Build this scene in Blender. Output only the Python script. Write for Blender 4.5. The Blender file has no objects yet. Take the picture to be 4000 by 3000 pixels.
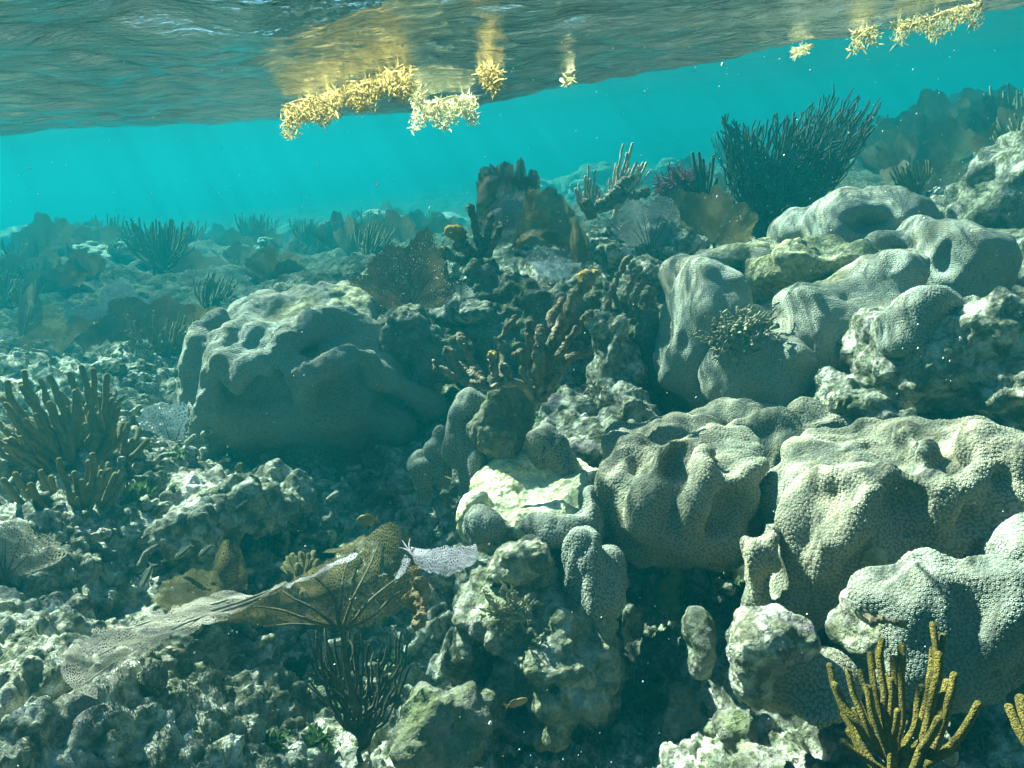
import bpy, math, random
import numpy as np
from math import radians, sin, cos, tan, pi

# ------------------------------------------------------------------ camera, sky, sun, exposure
S = bpy.context.scene
COL = S.collection
FPX = 2000 / tan(radians(35.0))          # focal length in photograph pixels (4000 wide)
PITCH, ROLL = radians(-17.0), radians(6.0)
Fv = np.array([0, cos(PITCH), sin(PITCH)])
R0 = np.array([1.0, 0, 0]); U0 = np.cross(R0, Fv)
Rv = R0 * cos(ROLL) - U0 * sin(ROLL)
Uv = U0 * cos(ROLL) + R0 * sin(ROLL)
cam = bpy.data.cameras.new("camera")
cam.sensor_width = 36; cam.lens = 18 / tan(radians(35.0)); cam.clip_start = 0.02; cam.clip_end = 500
cam_ob = bpy.data.objects.new("camera", cam); COL.objects.link(cam_ob)
from mathutils import Matrix, Vector
cam_ob.matrix_world = Matrix(((Rv[0], Uv[0], -Fv[0], 0), (Rv[1], Uv[1], -Fv[1], 0), (Rv[2], Uv[2], -Fv[2], 0), (0, 0, 0, 1)))
S.camera = cam_ob

SUN = np.array([-0.41, 0.53, 0.75]); SUN /= np.linalg.norm(SUN)
EL = math.asin(SUN[2]); AZ = math.atan2(SUN[0], SUN[1])
W = bpy.data.worlds.new("World"); S.world = W; W.use_nodes = True
sky = W.node_tree.nodes.new("ShaderNodeTexSky"); sky.sky_type = 'NISHITA'; sky.sun_disc = False
sky.air_density = 0.6; sky.dust_density = 0.2; sky.sun_elevation = EL; sky.sun_rotation = AZ
bg = W.node_tree.nodes["Background"]; bg.inputs[1].default_value = 0.05
W.node_tree.links.new(sky.outputs[0], bg.inputs[0])
sl = bpy.data.lights.new("sun", 'SUN'); sl.energy = 5.0; sl.angle = radians(0.5); sl.color = (0.97, 0.95, 0.79)
so = bpy.data.objects.new("sun", sl); COL.objects.link(so)
so.rotation_euler = Vector(SUN).to_track_quat('Z', 'Y').to_euler(); so.location = (-3, 2, 6)
S.view_settings.view_transform = 'Standard'; S.view_settings.look = 'None'
S.view_settings.exposure = 3.58; S.view_settings.gamma = 1.0; S.view_settings.use_curve_mapping = False
cy = S.cycles
cy.max_bounces = 6; cy.diffuse_bounces = 1; cy.glossy_bounces = 2; cy.transmission_bounces = 2
cy.transparent_max_bounces = 10; cy.volume_bounces = 1; cy.use_denoising = True
cy.caustics_reflective = False; cy.caustics_refractive = False
cy.sample_clamp_indirect = 6.0
WATER_Z = 0.33                            # height of the water's surface above the camera
HAZE_DENSITY = 0.166
HAZE_COLOR = (0.002, 0.083, 0.101)

# ------------------------------------------------------------------ small helpers
rng = np.random.default_rng(7); random.seed(7)
def P(px, py, d):
    """world point seen at photograph pixel (px,py), d metres from the camera"""
    v = Fv + Rv * ((px - 2000) / FPX) + Uv * ((1500 - py) / FPX)
    return v / np.linalg.norm(v) * d

_perm = rng.permutation(256).astype(np.int32); _perm = np.concatenate([_perm, _perm, _perm])
_g = rng.normal(size=(256, 3)); _g /= np.linalg.norm(_g, axis=1, keepdims=True); _g = _g.astype(np.float32)
def perlin(p):
    p = np.asarray(p, np.float32); f = np.floor(p); i = f.astype(np.int32) & 255; t = p - f
    u = t * t * t * (t * (t * 6 - 15) + 10); out = np.zeros(len(p), np.float32)
    for dx in (0, 1):
        wx = u[:, 0] if dx else 1 - u[:, 0]; hx = _perm[(i[:, 0] + dx) & 255]
        for dy in (0, 1):
            wy = u[:, 1] if dy else 1 - u[:, 1]; hy = _perm[(hx + i[:, 1] + dy) & 255]
            for dz in (0, 1):
                wz = u[:, 2] if dz else 1 - u[:, 2]
                g = _g[_perm[(hy + i[:, 2] + dz) & 255]]
                out += wx * wy * wz * (g[:, 0] * (t[:, 0] - dx) + g[:, 1] * (t[:, 1] - dy) + g[:, 2] * (t[:, 2] - dz))
    return out * 1.5
def fbm(p, octv=4, gain=0.5, lac=2.03, ridged=False):
    a, s, out = 1.0, 1.0, 0.0
    for o in range(octv):
        n = perlin(np.asarray(p) * s + o * 17.3)
        out = out + a * ((1 - 2 * np.abs(n)) if ridged else n); a *= gain; s *= lac
    return out
_cr = rng.random((256, 3)).astype(np.float32)
def worley(p):
    """distance to the nearest and second nearest scattered point"""
    p = np.asarray(p, np.float32); f = np.floor(p); i = f.astype(np.int32); t = p - f
    d1 = np.full(len(p), 9, np.float32); d2 = d1.copy()
    for dx in (-1, 0, 1):
        hx = _perm[(i[:, 0] + dx) & 255]
        for dy in (-1, 0, 1):
            hy = _perm[(hx + i[:, 1] + dy) & 255]
            for dz in (-1, 0, 1):
                c = _cr[_perm[(hy + i[:, 2] + dz) & 255]]
                q = (dx + c[:, 0] - t[:, 0]) ** 2 + (dy + c[:, 1] - t[:, 1]) ** 2 + (dz + c[:, 2] - t[:, 2]) ** 2
                d2 = np.minimum(d2, np.maximum(d1, q)); d1 = np.minimum(d1, q)
    return np.sqrt(d1), np.sqrt(d2)

def mesh_from(name, v, faces, mat=None, uv=None, attrs=None, smooth=True):
    """faces: (n,4) or (n,3) int array, or a list of such arrays"""
    me = bpy.data.meshes.new(name)
    fl = faces if isinstance(faces, list) else [faces]
    fl = [np.asarray(f, np.int32) for f in fl if len(f)]
    loops = np.concatenate([f.ravel() for f in fl]); tot = np.concatenate([np.full(len(f), f.shape[1], np.int32) for f in fl])
    me.vertices.add(len(v)); me.vertices.foreach_set("co", np.asarray(v, np.float32).ravel())
    me.loops.add(len(loops)); me.loops.foreach_set("vertex_index", loops)
    me.polygons.add(len(tot)); me.polygons.foreach_set("loop_start", np.concatenate([[0], np.cumsum(tot)[:-1]]).astype(np.int32))
    me.polygons.foreach_set("use_smooth", np.full(len(tot), smooth))
    if uv is not None:
        l = me.uv_layers.new(name="UVMap"); l.data.foreach_set("uv", np.asarray(uv, np.float32)[loops].ravel())
    for k, a in (attrs or {}).items():
        at = me.attributes.new(k, 'FLOAT', 'POINT'); at.data.foreach_set("value", np.asarray(a, np.float32))
    me.update(calc_edges=True); me.validate()
    if mat: me.materials.append(mat)
    return me
def link(name, me, parent=None):
    o = bpy.data.objects.new(name, me); COL.objects.link(o)
    if parent is not None: o.parent = parent
    return o
def tag(o, label=None, cat=None, group=None, kind=None):
    for k, v in (("label", label), ("category", cat), ("group", group), ("kind", kind)):
        if v: o[k] = v
    return o
def thing(name, label, cat, loc, group=None):
    o = bpy.data.objects.new(name, None); o.empty_display_size = 0.05; COL.objects.link(o); o.location = tuple(loc)
    return tag(o, label, cat, group)
def local(me, root):
    """mesh built in world coordinates -> local to its thing"""
    n = len(me.vertices); co = np.empty(n * 3, np.float32); me.vertices.foreach_get("co", co)
    co = co.reshape(-1, 3) - np.array(root.location, np.float32); me.vertices.foreach_set("co", co.ravel()); me.update()
    return me
def part(name, me, root): return link(name, local(me, root), root)
def subpart(name, me, root, par): return link(name, local(me, root), par)
def dup(root, loc, rotz=0.0, scale=1.0, label=None, group=None, tilt=None):
    r = root.copy(); COL.objects.link(r); r.location = tuple(loc); r.rotation_euler = (tilt[0] if tilt else 0, tilt[1] if tilt else 0, rotz)
    r.scale = (scale,) * 3 if np.isscalar(scale) else scale
    if label: r["label"] = label
    if group: r["group"] = group
    for ch in list(root.children):
        c = ch.copy(); COL.objects.link(c); c.parent = r
        for g in ch.children:
            d = g.copy(); COL.objects.link(d); d.parent = c
    return r

def surface_nets(f, org, h):
    nx, ny, nz = f.shape; ins = f < 0
    c = np.zeros((nx - 1, ny - 1, nz - 1), np.int8)
    for dx in (0, 1):
        for dy in (0, 1):
            for dz in (0, 1):
                c += ins[dx:nx - 1 + dx, dy:ny - 1 + dy, dz:nz - 1 + dz]
    act = (c > 0) & (c < 8); I = np.argwhere(act); idx = np.full(act.shape, -1, np.int32); idx[act] = np.arange(len(I))
    acc = np.zeros((len(I), 3)); cnt = np.zeros(len(I))
    for ax in range(3):
        o1, o2 = [a for a in range(3) if a != ax]
        for a in (0, 1):
            for b in (0, 1):
                s = np.zeros(3, int); s[o1] = a; s[o2] = b; e = s.copy(); e[ax] = 1
                A, B = I + s, I + e
                fa = f[A[:, 0], A[:, 1], A[:, 2]]; fb = f[B[:, 0], B[:, 1], B[:, 2]]
                m = (fa < 0) != (fb < 0); t = np.where(m, fa / np.where(m, fa - fb, 1), 0)
                q = np.tile(s.astype(float), (len(I), 1)); q[:, ax] += t
                acc[m] += q[m]; cnt[m] += 1
    V = (I + acc / np.maximum(cnt, 1)[:, None]) * h + org
    quads = []
    for ax in range(3):
        o1, o2 = [(1, 2), (2, 0), (0, 1)][ax]
        sl0 = [slice(1, -1)] * 3; sl1 = [slice(1, -1)] * 3; sl0[ax] = slice(0, -1); sl1[ax] = slice(1, None)
        a, b = ins[tuple(sl0)], ins[tuple(sl1)]; E = np.argwhere(a != b); off = np.ones(3, int); off[ax] = 0; E = E + off
        if not len(E): continue
        flip = ins[E[:, 0], E[:, 1], E[:, 2]]
        d1 = np.zeros(3, int); d1[o1] = 1; d2 = np.zeros(3, int); d2[o2] = 1
        g = lambda q: idx[q[:, 0], q[:, 1], q[:, 2]]
        Q = np.stack([g(E - d1 - d2), g(E - d2), g(E), g(E - d1)], 1); Q[~flip] = Q[~flip][:, ::-1]; quads.append(Q)
    return V, np.concatenate(quads)

def normals(v, q):
    a = np.cross(v[q[:, 2]] - v[q[:, 0]], v[q[:, 3]] - v[q[:, 1]]) if q.shape[1] == 4 else np.cross(v[q[:, 1]] - v[q[:, 0]], v[q[:, 2]] - v[q[:, 0]])
    n = np.zeros_like(v)
    for k in range(q.shape[1]): np.add.at(n, q[:, k], a)
    return n / np.maximum(np.linalg.norm(n, axis=1, keepdims=True), 1e-9)

def E(px, py, d, rx, ry, rd, rot=0.0, neg=False, p=2.0):
    """an ellipsoid: centre on the photograph's ray at distance d, radii rx,ry in photograph pixels at that distance, rd in metres"""
    s = d / FPX; c, n = cos(radians(rot)), sin(radians(rot))
    return dict(c=P(px, py, d), r=np.array([rx * s, ry * s, rd]), ax=np.array([Rv * c + Uv * n, Uv * c - Rv * n, Fv]), neg=neg, p=p)
def slab(px, py, d, rx, ry, rd, p=2.8, slope=0.0):
    """like E but level: rx across the view, ry up, rd away from the camera; slope tips its near edge down"""
    s = d / FPX; r_ = np.array([Rv[0], Rv[1], 0]); r_ /= np.linalg.norm(r_); f_ = np.array([-r_[1], r_[0], 0]); u_ = np.array([0, 0, 1.0])
    c, n = cos(slope), sin(slope)
    return dict(c=P(px, py, d), r=np.array([rx * s, ry * s, rd]), ax=np.array([r_, u_ * c - f_ * n, f_ * c + u_ * n]), neg=False, p=p)
def ridge(pts, r, flat=0.8):
    """a rounded ridge: a chain of overlapping ellipsoids along a path of (px,py,d)"""
    out = []
    for (x0, y0, d0), (x1, y1, d1) in zip(pts[:-1], pts[1:]):
        n = max(2, int(math.hypot(x1 - x0, y1 - y0) / (r * 0.8)))
        for t_ in np.linspace(0, 1, n, endpoint=False):
            d = d0 + (d1 - d0) * t_; out.append(E(x0 + (x1 - x0) * t_, y0 + (y1 - y0) * t_, d, r, r, r * d / FPX * flat))
    return out + [E(*pts[-1], r, r, r * pts[-1][2] / FPX * flat)]
def sdf(items, p, k):
    out = None
    for it in items:
        q = (p - it["c"]) @ it["ax"].T; r = it["r"]
        k0 = np.sqrt(((q / r) ** 2).sum(-1)); k1 = np.sqrt(((q / r ** 2) ** 2).sum(-1)); pw = it.get("p", 2.0)
        ke = k0 if pw == 2.0 else (np.abs(q / r) ** pw).sum(-1) ** (1 / pw)
        d = k0 * (ke - 1) / np.maximum(k1, 1e-6)
        if it["neg"]:
            h = np.clip(0.5 - 0.5 * (out + d) / k, 0, 1); out = out * (1 - h) - d * h + k * h * (1 - h)
        elif out is None: out = d
        else:
            h = np.clip(0.5 + 0.5 * (d - out) / k, 0, 1); out = d * (1 - h) + out * h - k * h * (1 - h)
    return out
def blob(items, h=0.01, k=0.04, disp=None, warp=0.0, wscale=6.0):
    lo = np.min([it["c"] - np.abs(it["ax"].T * it["r"]).sum(1) for it in items if not it["neg"]], 0) - 3 * h - k - warp
    hi = np.max([it["c"] + np.abs(it["ax"].T * it["r"]).sum(1) for it in items if not it["neg"]], 0) + 3 * h + k + warp
    n = np.ceil((hi - lo) / h).astype(int) + 1
    g = np.stack(np.meshgrid(*[lo[a] + h * np.arange(n[a]) for a in range(3)], indexing='ij'), -1).reshape(-1, 3)
    q = g
    if warp:
        q = g + warp * np.stack([perlin(g * wscale + 3), perlin(g * wscale + 31), perlin(g * wscale + 57)], 1)
    f = sdf(items, q, k).reshape(n)
    v, fc = surface_nets(f, lo, h)
    if disp is not None:
        nn = normals(v, fc); v = v + nn * disp(v, nn)[:, None]
    return v, fc

# ------------------------------------------------------------------ materials
class NT:
    def __init__(s, name, rough=0.9, spec=0.15):
        s.m = bpy.data.materials.new(name); s.m.use_nodes = True; s.t = s.m.node_tree; s.n = s.t.nodes
        s.b = s.n["Principled BSDF"]; s.b.inputs["Roughness"].default_value = rough; s.b.inputs["Specular IOR Level"].default_value = spec
        s.out = s.n["Material Output"]; s.m.cycles.use_bump_map_correction = True if hasattr(s.m.cycles, "use_bump_map_correction") else None
    def new(s, t, **kw):
        n = s.n.new(t)
        for k, v in kw.items():
            if k.startswith("i_"): n.inputs[k[2:].replace("_", " ")].default_value = v
            else: setattr(n, k, v)
        return n
    def L(s, a, b): s.t.links.new(a, b)
    def coord(s): return s.new("ShaderNodeNewGeometry").outputs["Position"]
    def noise(s, vec, scale, detail=4, rough=0.6, dist=0.0):
        n = s.new("ShaderNodeTexNoise", i_Scale=scale, i_Detail=detail, i_Roughness=rough, i_Distortion=dist); s.L(vec, n.inputs["Vector"]); return n.outputs["Fac"]
    def voro(s, vec, scale, feature='F1', rand=1.0, out="Distance"):
        n = s.new("ShaderNodeTexVoronoi", feature=feature, i_Scale=scale, i_Randomness=rand); s.L(vec, n.inputs["Vector"]); return n.outputs[out]
    def ramp(s, fac, stops, interp='LINEAR'):
        n = s.new("ShaderNodeValToRGB"); n.color_ramp.interpolation = interp; e = n.color_ramp.elements
        while len(e) < len(stops): e.new(0.5)
        for el, (p, c) in zip(e, stops):
            el.position = p; el.color = tuple(c) + (1,) if not np.isscalar(c) else (c, c, c, 1)
        s.L(fac, n.inputs[0]); return n.outputs[0]
    def mix(s, fac, a, b, blend='MIX'):
        n = s.new("ShaderNodeMix", data_type='RGBA', blend_type=blend)
        for sock, v in ((n.inputs[0], fac), (n.inputs[6], a), (n.inputs[7], b)):
            if isinstance(v, bpy.types.NodeSocket): s.L(v, sock)
            elif np.isscalar(v): sock.default_value = v
            else: sock.default_value = tuple(v) + (1,)
        return n.outputs[2]
    def math(s, op, a, b=0.0, c=0.0, clamp=False):
        n = s.new("ShaderNodeMath", operation=op, use_clamp=clamp)
        for i, v in enumerate((a, b, c)):
            if isinstance(v, bpy.types.NodeSocket): s.L(v, n.inputs[i])
            else: n.inputs[i].default_value = v
        return n.outputs[0]
    def attr(s, name): return s.new("ShaderNodeAttribute", attribute_name=name).outputs["Fac"]
    def bump(s, h, dist, strength=1.0, prev=None):
        n = s.new("ShaderNodeBump", i_Strength=strength, i_Distance=dist); s.L(h, n.inputs["Height"])
        if prev is not None: s.L(prev, n.inputs["Normal"])
        return n.outputs[0]
    def done(s, col, nrm=None):
        if isinstance(col, bpy.types.NodeSocket): s.L(col, s.b.inputs["Base Color"])
        else: s.b.inputs["Base Color"].default_value = tuple(col) + (1,)
        if nrm is not None: s.L(nrm, s.b.inputs["Normal"])
        return s.m

def rock_nodes(t, pos, pale=0.42, olive=0.5, pink=0.4):
    a = t.noise(pos, 7, 5, 0.65); b = t.noise(pos, 23, 4, 0.65, 0.4); c = t.noise(pos, 60, 3, 0.7)
    base = t.ramp(b, [(0.30, (0.07, 0.075, 0.05)), (0.44, (0.17, 0.165, 0.11)), (0.56, (pale * .8, pale * .78, pale * .6)), (0.70, (pale * 1.3, pale * 1.28, pale * 1.1))])
    ol = t.ramp(a, [(0.46, 0.0), (0.60, olive)])
    col = t.mix(ol, base, (0.11, 0.125, 0.045))
    pk = t.ramp(t.noise(pos, 11, 3, 0.6), [(0.54, 0.0), (0.66, pink)])
    col = t.mix(pk, col, (0.36, 0.28, 0.33))
    dk = t.ramp(c, [(0.33, 0.5), (0.47, 0.0)])
    col = t.mix(dk, col, (0.05, 0.055, 0.035))
    return col
def rock_bump(t, pos, big=0.02):
    h1 = t.noise(pos, 30, 5, 0.7); h2 = t.voro(pos, 70); h3 = t.noise(pos, 160, 3, 0.7)
    n = t.bump(h1, big); n = t.bump(h2, 0.008, 0.8, n); return t.bump(h3, 0.005, 0.9, n)
def rock_mat(name, **kw):
    t = NT(name); pos = t.coord(); return t.done(rock_nodes(t, pos, **kw), rock_bump(t, pos))

def coral_mat(name, col=(0.30, 0.285, 0.225), scale=115, bump=0.006, cups=False):
    t = NT(name, 0.85, 0.2); pos = t.coord()
    d = t.voro(pos, scale, rand=0.45)
    ring = t.ramp(d, [(0.0, 0.1), (0.16, 0.3), (0.32, 1.0), (0.52, 0.8), (0.78, 0.15)])
    if cups: ring = t.attr("ring")
    tone = t.noise(pos, 5, 3, 0.5)
    c1 = t.mix(t.ramp(tone, [(0.35, 0.0), (0.65, 1.0)]), col, tuple(x * y for x, y in zip(col, (0.72, 0.84, 0.90))))
    c1 = t.mix(t.ramp(t.noise(pos, 12, 3, 0.6), [(0.50, 0.0), (0.70, 0.7)]), c1, tuple(x * y for x, y in zip(col, (0.92, 0.80, 0.60))))
    c2 = t.mix(ring, tuple(x * (0.36 if cups else 0.42) for x in col), c1)
    dead = t.math('ADD', t.attr("dead"), t.ramp(t.noise(pos, 7.5, 2, 0.5), [(0.66, 0.0), (0.74, 0.42)]))
    dn = t.math('ADD', dead, t.math('MULTIPLY', t.math('SUBTRACT', t.noise(pos, 18, 4, 0.65), 0.5), 0.9))
    dm = t.ramp(dn, [(0.42, 0.0), (0.52, 1.0)])
    turf = t.ramp(t.noise(pos, 28, 5, 0.7), [(0.32, (0.12, 0.11, 0.06)), (0.5, (0.29, 0.27, 0.15)), (0.66, (0.48, 0.46, 0.32))])
    colr = t.mix(dm, c2, turf)
    hm = t.math('MULTIPLY', ring, t.math('SUBTRACT', 1.0, dm))
    n = None if cups else t.bump(hm, bump, 1.0); n = t.bump(t.math('MULTIPLY', t.noise(pos, 90, 4, 0.7), dm), 0.012, 0.8, n)
    n = t.bump(t.noise(pos, 45, 3, 0.5), 0.006, 0.5, n)
    return t.done(colr, n)

M = {}
M["coral"] = coral_mat("boulder_coral_polyps", (0.34, 0.335, 0.275), 260, 0.003, True)
M["coral_dim"] = coral_mat("boulder_coral_blue_grey", (0.26, 0.255, 0.205), 260, 0.003, True)
M["coral_warm"] = coral_mat("boulder_coral_tan", (0.405, 0.365, 0.265), 250, 0.003, True)
M["coral_fine"] = coral_mat("boulder_coral_fine", (0.40, 0.38, 0.30), 170, 0.004)
M["rock"] = rock_mat("reef_rock")
M["rock_pale"] = rock_mat("pale_reef_rock", pale=0.60, olive=0.35, pink=0.25)
M["rock_pink"] = rock_mat("pink_crusted_rock", pale=0.62, olive=0.22, pink=0.65)
M["rock_brown"] = rock_mat("brown_turf_rock", pale=0.22, olive=0.3, pink=0.15)
M["rock_dark"] = rock_mat("dark_turf_rock", pale=0.24, olive=0.7, pink=0.3)
M["rubble"] = rock_mat("rubble_rock", pale=0.64, olive=0.2, pink=0.35)
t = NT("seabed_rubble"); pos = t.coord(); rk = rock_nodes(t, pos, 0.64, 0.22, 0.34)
gn = t.math('ADD', t.attr("growth"), t.math('MULTIPLY', t.math('SUBTRACT', t.noise(pos, 1.6, 5, 0.65), 0.5), 1.6))  # mask of dark far growth, also carrying shade painted under the big fan and dark cover added behind camera
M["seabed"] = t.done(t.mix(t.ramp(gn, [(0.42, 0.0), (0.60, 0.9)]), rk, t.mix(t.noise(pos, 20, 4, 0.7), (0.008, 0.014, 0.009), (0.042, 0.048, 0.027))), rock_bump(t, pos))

def simple_mat(name, c1, c2, scale=40, bump=0.004, bscale=150, trans=0.0, rough=0.85):
    t = NT(name, rough, 0.15); pos = t.coord()
    col = t.mix(t.ramp(t.noise(pos, scale, 3, 0.6), [(0.35, 0.0), (0.65, 1.0)]), c1, c2)
    n = t.bump(t.noise(pos, bscale, 2, 0.6), bump)
    m = t.done(col, n)
    if trans:
        tr = t.new("ShaderNodeBsdfTranslucent"); t.L(col, tr.inputs[0]); mx = t.new("ShaderNodeMixShader", i_Fac=trans)
        t.L(t.b.outputs[0], mx.inputs[1]); t.L(tr.outputs[0], mx.inputs[2]); t.L(mx.outputs[0], t.out.inputs[0])
    return m
def fan_mat(name, c1, c2, cell=150.0, hole=0.09, trans=0.4, squash=0.6):
    """a sea fan's net: a thin sheet with real see-through meshes between its threads"""
    t = NT(name, 0.85, 0.15); uvn = t.new("ShaderNodeUVMap").outputs[0]
    mp = t.new("ShaderNodeMapping"); mp.inputs["Scale"].default_value = (1.0, squash, 1.0); t.L(uvn, mp.inputs[0])
    wob = t.new("ShaderNodeTexNoise", i_Scale=30.0, i_Detail=2.0); t.L(mp.outputs[0], wob.inputs["Vector"])
    vm = t.new("ShaderNodeVectorMath", operation='MULTIPLY_ADD'); vm.inputs[1].default_value = (0.008,) * 3
    t.L(wob.outputs["Color"], vm.inputs[0]); t.L(mp.outputs[0], vm.inputs[2])
    vn = t.new('ShaderNodeTexVoronoi', feature='DISTANCE_TO_EDGE', voronoi_dimensions='2D', i_Scale=cell, i_Randomness=0.9); t.L(vm.outputs[0], vn.inputs['Vector']); d = vn.outputs['Distance']
    pos = t.coord()
    open_ = t.ramp(d, [(hole, 0.0), (hole + 0.06, 1.0)])
    col = t.mix(t.ramp(t.noise(pos, 14, 3, 0.6), [(0.35, 0.0), (0.65, 1.0)]), c1, c2)
    m = t.done(col, t.bump(d, 0.002, 0.8))
    tr = t.new("ShaderNodeBsdfTranslucent"); t.L(col, tr.inputs[0]); mx = t.new("ShaderNodeMixShader", i_Fac=trans)
    t.L(t.b.outputs[0], mx.inputs[1]); t.L(tr.outputs[0], mx.inputs[2])
    tp = t.new("ShaderNodeBsdfTransparent"); m2 = t.new("ShaderNodeMixShader")
    t.L(open_, m2.inputs[0]); t.L(mx.outputs[0], m2.inputs[1]); t.L(tp.outputs[0], m2.inputs[2]); t.L(m2.outputs[0], t.out.inputs[0])
    return m
M["fan_tan"] = fan_mat("sea_fan_tan", (0.30, 0.265, 0.20), (0.40, 0.35, 0.31), 260, 0.14, 0.4, 0.45)
M["fan_far"] = fan_mat("sea_fan_far", (0.085, 0.075, 0.045), (0.13, 0.11, 0.06), 130, 0.25, 0.3, 0.7)
M["fan_olive"] = fan_mat("sea_fan_olive", (0.13, 0.105, 0.04), (0.19, 0.15, 0.06), 230, 0.16, 0.32, 0.7)
M["fan_lilac"] = fan_mat("sea_fan_lilac", (0.27, 0.245, 0.29), (0.34, 0.31, 0.35), 300, 0.20, 0.3, 0.35)
M["fan_brown"] = fan_mat("sea_fan_brown", (0.095, 0.065, 0.042), (0.145, 0.10, 0.055), 150, 0.33, 0.28, 0.7)
M["fan_gold"] = fan_mat("sea_fan_gold", (0.125, 0.098, 0.045), (0.18, 0.14, 0.065), 150, 0.34, 0.35, 0.7)
M["fan_grey"] = fan_mat("sea_fan_grey", (0.24, 0.25, 0.24), (0.30, 0.31, 0.31), 150, 0.23, 0.35, 0.6)
M["fan_blue"] = fan_mat("sea_fan_blue_grey", (0.22, 0.28, 0.32), (0.28, 0.34, 0.38), 130, 0.2, 0.3, 0.6)
M["leaf_gold"] = simple_mat("sea_fan_leaf_gold", (0.20, 0.145, 0.055), (0.26, 0.19, 0.075), 12, 0.003, 120, 0.45)
M["vein_tan"] = simple_mat("sea_fan_vein_tan", (0.22, 0.19, 0.13), (0.28, 0.24, 0.18))
M["vein"] = simple_mat("sea_fan_vein", (0.07, 0.06, 0.04), (0.12, 0.10, 0.06))
M["rod_yellow"] = simple_mat("sea_rod_yellow", (0.185, 0.14, 0.02), (0.09, 0.07, 0.02), 190, 0.008, 420)
M["rod_olive"] = simple_mat("sea_rod_olive", (0.23, 0.19, 0.08), (0.16, 0.135, 0.065), 60, 0.004, 260)
M["rod_dark"] = simple_mat("sea_rod_dark", (0.03, 0.036, 0.03), (0.065, 0.065, 0.045), 30, 0.004, 120)
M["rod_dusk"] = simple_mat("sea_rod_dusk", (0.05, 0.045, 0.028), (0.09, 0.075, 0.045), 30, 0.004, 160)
M["rod_pale"] = simple_mat("sea_rod_pale", (0.50, 0.45, 0.32), (0.40, 0.36, 0.25), 40, 0.003, 150)
M["crust"] = simple_mat("brown_crust", (0.09, 0.068, 0.045), (0.25, 0.20, 0.135), 35, 0.012, 70)
M["crust_gold"] = simple_mat("gold_crust", (0.42, 0.29, 0.05), (0.26, 0.16, 0.03), 40, 0.01, 80)
M["magenta"] = simple_mat("magenta_algae", (0.30, 0.09, 0.13), (0.22, 0.06, 0.10), 40, 0.006, 90, 0.3)
M["sargassum"] = simple_mat("sargassum_gold", (0.46, 0.33, 0.09), (0.58, 0.44, 0.16), 25, 0.002, 120, 0.5)
M["sargassum_pale"] = simple_mat("sargassum_pale", (0.60, 0.54, 0.26), (0.70, 0.64, 0.38), 25, 0.002, 120, 0.5)
M["sargassum_dim"] = simple_mat("sargassum_dim", (0.34, 0.30, 0.13), (0.42, 0.37, 0.18), 25, 0.002, 120, 0.4)
M["algae"] = simple_mat("green_algae", (0.05, 0.12, 0.03), (0.12, 0.17, 0.06), 40, 0.003, 120, 0.3)
M["algae_pale"] = simple_mat("pale_branching_algae", (0.22, 0.20, 0.13), (0.42, 0.38, 0.26), 40, 0.003, 120, 0.2)
M["speck"] = simple_mat("drifting_speck", (0.8, 0.8, 0.78), (0.7, 0.7, 0.7))
M["sponge"] = simple_mat("yellow_sponge", (0.22, 0.24, 0.06), (0.12, 0.17, 0.05), 30, 0.006, 90)

# ------------------------------------------------------------------ the setting: seabed, water surface
def tps(ctrl):
    c = np.array(ctrl); n = len(c)
    def U(r2): return np.where(r2 > 1e-12, 0.5 * r2 * np.log(np.maximum(r2, 1e-12)), 0)
    K = U(((c[:, None, :2] - c[None, :, :2]) ** 2).sum(-1)) + np.eye(n) * 0.01
    A = np.zeros((n + 3, n + 3)); A[:n, :n] = K; A[:n, n] = 1; A[:n, n + 1:] = c[:, :2]; A[n:, :n] = A[:n, n:].T
    w = np.linalg.solve(A, np.concatenate([c[:, 2], [0, 0, 0]]))
    def f(x, y):
        out = w[n] + w[n + 1] * x + w[n + 2] * y
        for i in range(n): out = out + w[i] * U((x - c[i, 0]) ** 2 + (y - c[i, 1]) ** 2)
        return out
    return f
_gpx = [(300, 2800, 1.52), (300, 2450, 1.88), (300, 2100, 2.1), (700, 2300, 2.05), (700, 2000, 2.4), (400, 1750, 2.7), (300, 1400, 4.2), (300, 1150, 6.5),
        (800, 2800, 1.72), (1100, 2550, 2.15), (1200, 2150, 2.35), (1350, 1950, 2.75), (700, 1250, 5.5), (1200, 1130, 4.8), (1100, 1700, 3.4), (1500, 1500, 3.6),
        (1500, 2850, 2.05), (2000, 2900, 1.95), (2050, 2500, 2.2), (1900, 2150, 2.4), (2100, 1850, 2.35), (2000, 1600, 2.75), (2100, 1300, 3.2), (2100, 1130, 3.75),
        (1700, 1200, 3.6), (1900, 1070, 4.15), (2500, 1050, 3.7), (2700, 1000, 3.9), (2300, 1600, 2.7), (2500, 2250, 2.35), (2500, 2700, 2.0), (3000, 2880, 1.7),
        (3300, 2600, 1.85), (3800, 2800, 1.65), (3200, 1550, 2.5), (3300, 1250, 3.3), (3700, 1600, 2.4), (3900, 1000, 3.5), (3100, 950, 4.0), (3500, 760, 5.5), (3900, 640, 6.0),
        (3000, 760, 6.5), (2600, 800, 6.5), (1500, 950, 9.0), (600, 1000, 11.0), (100, 1000, 11.0)]
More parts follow.
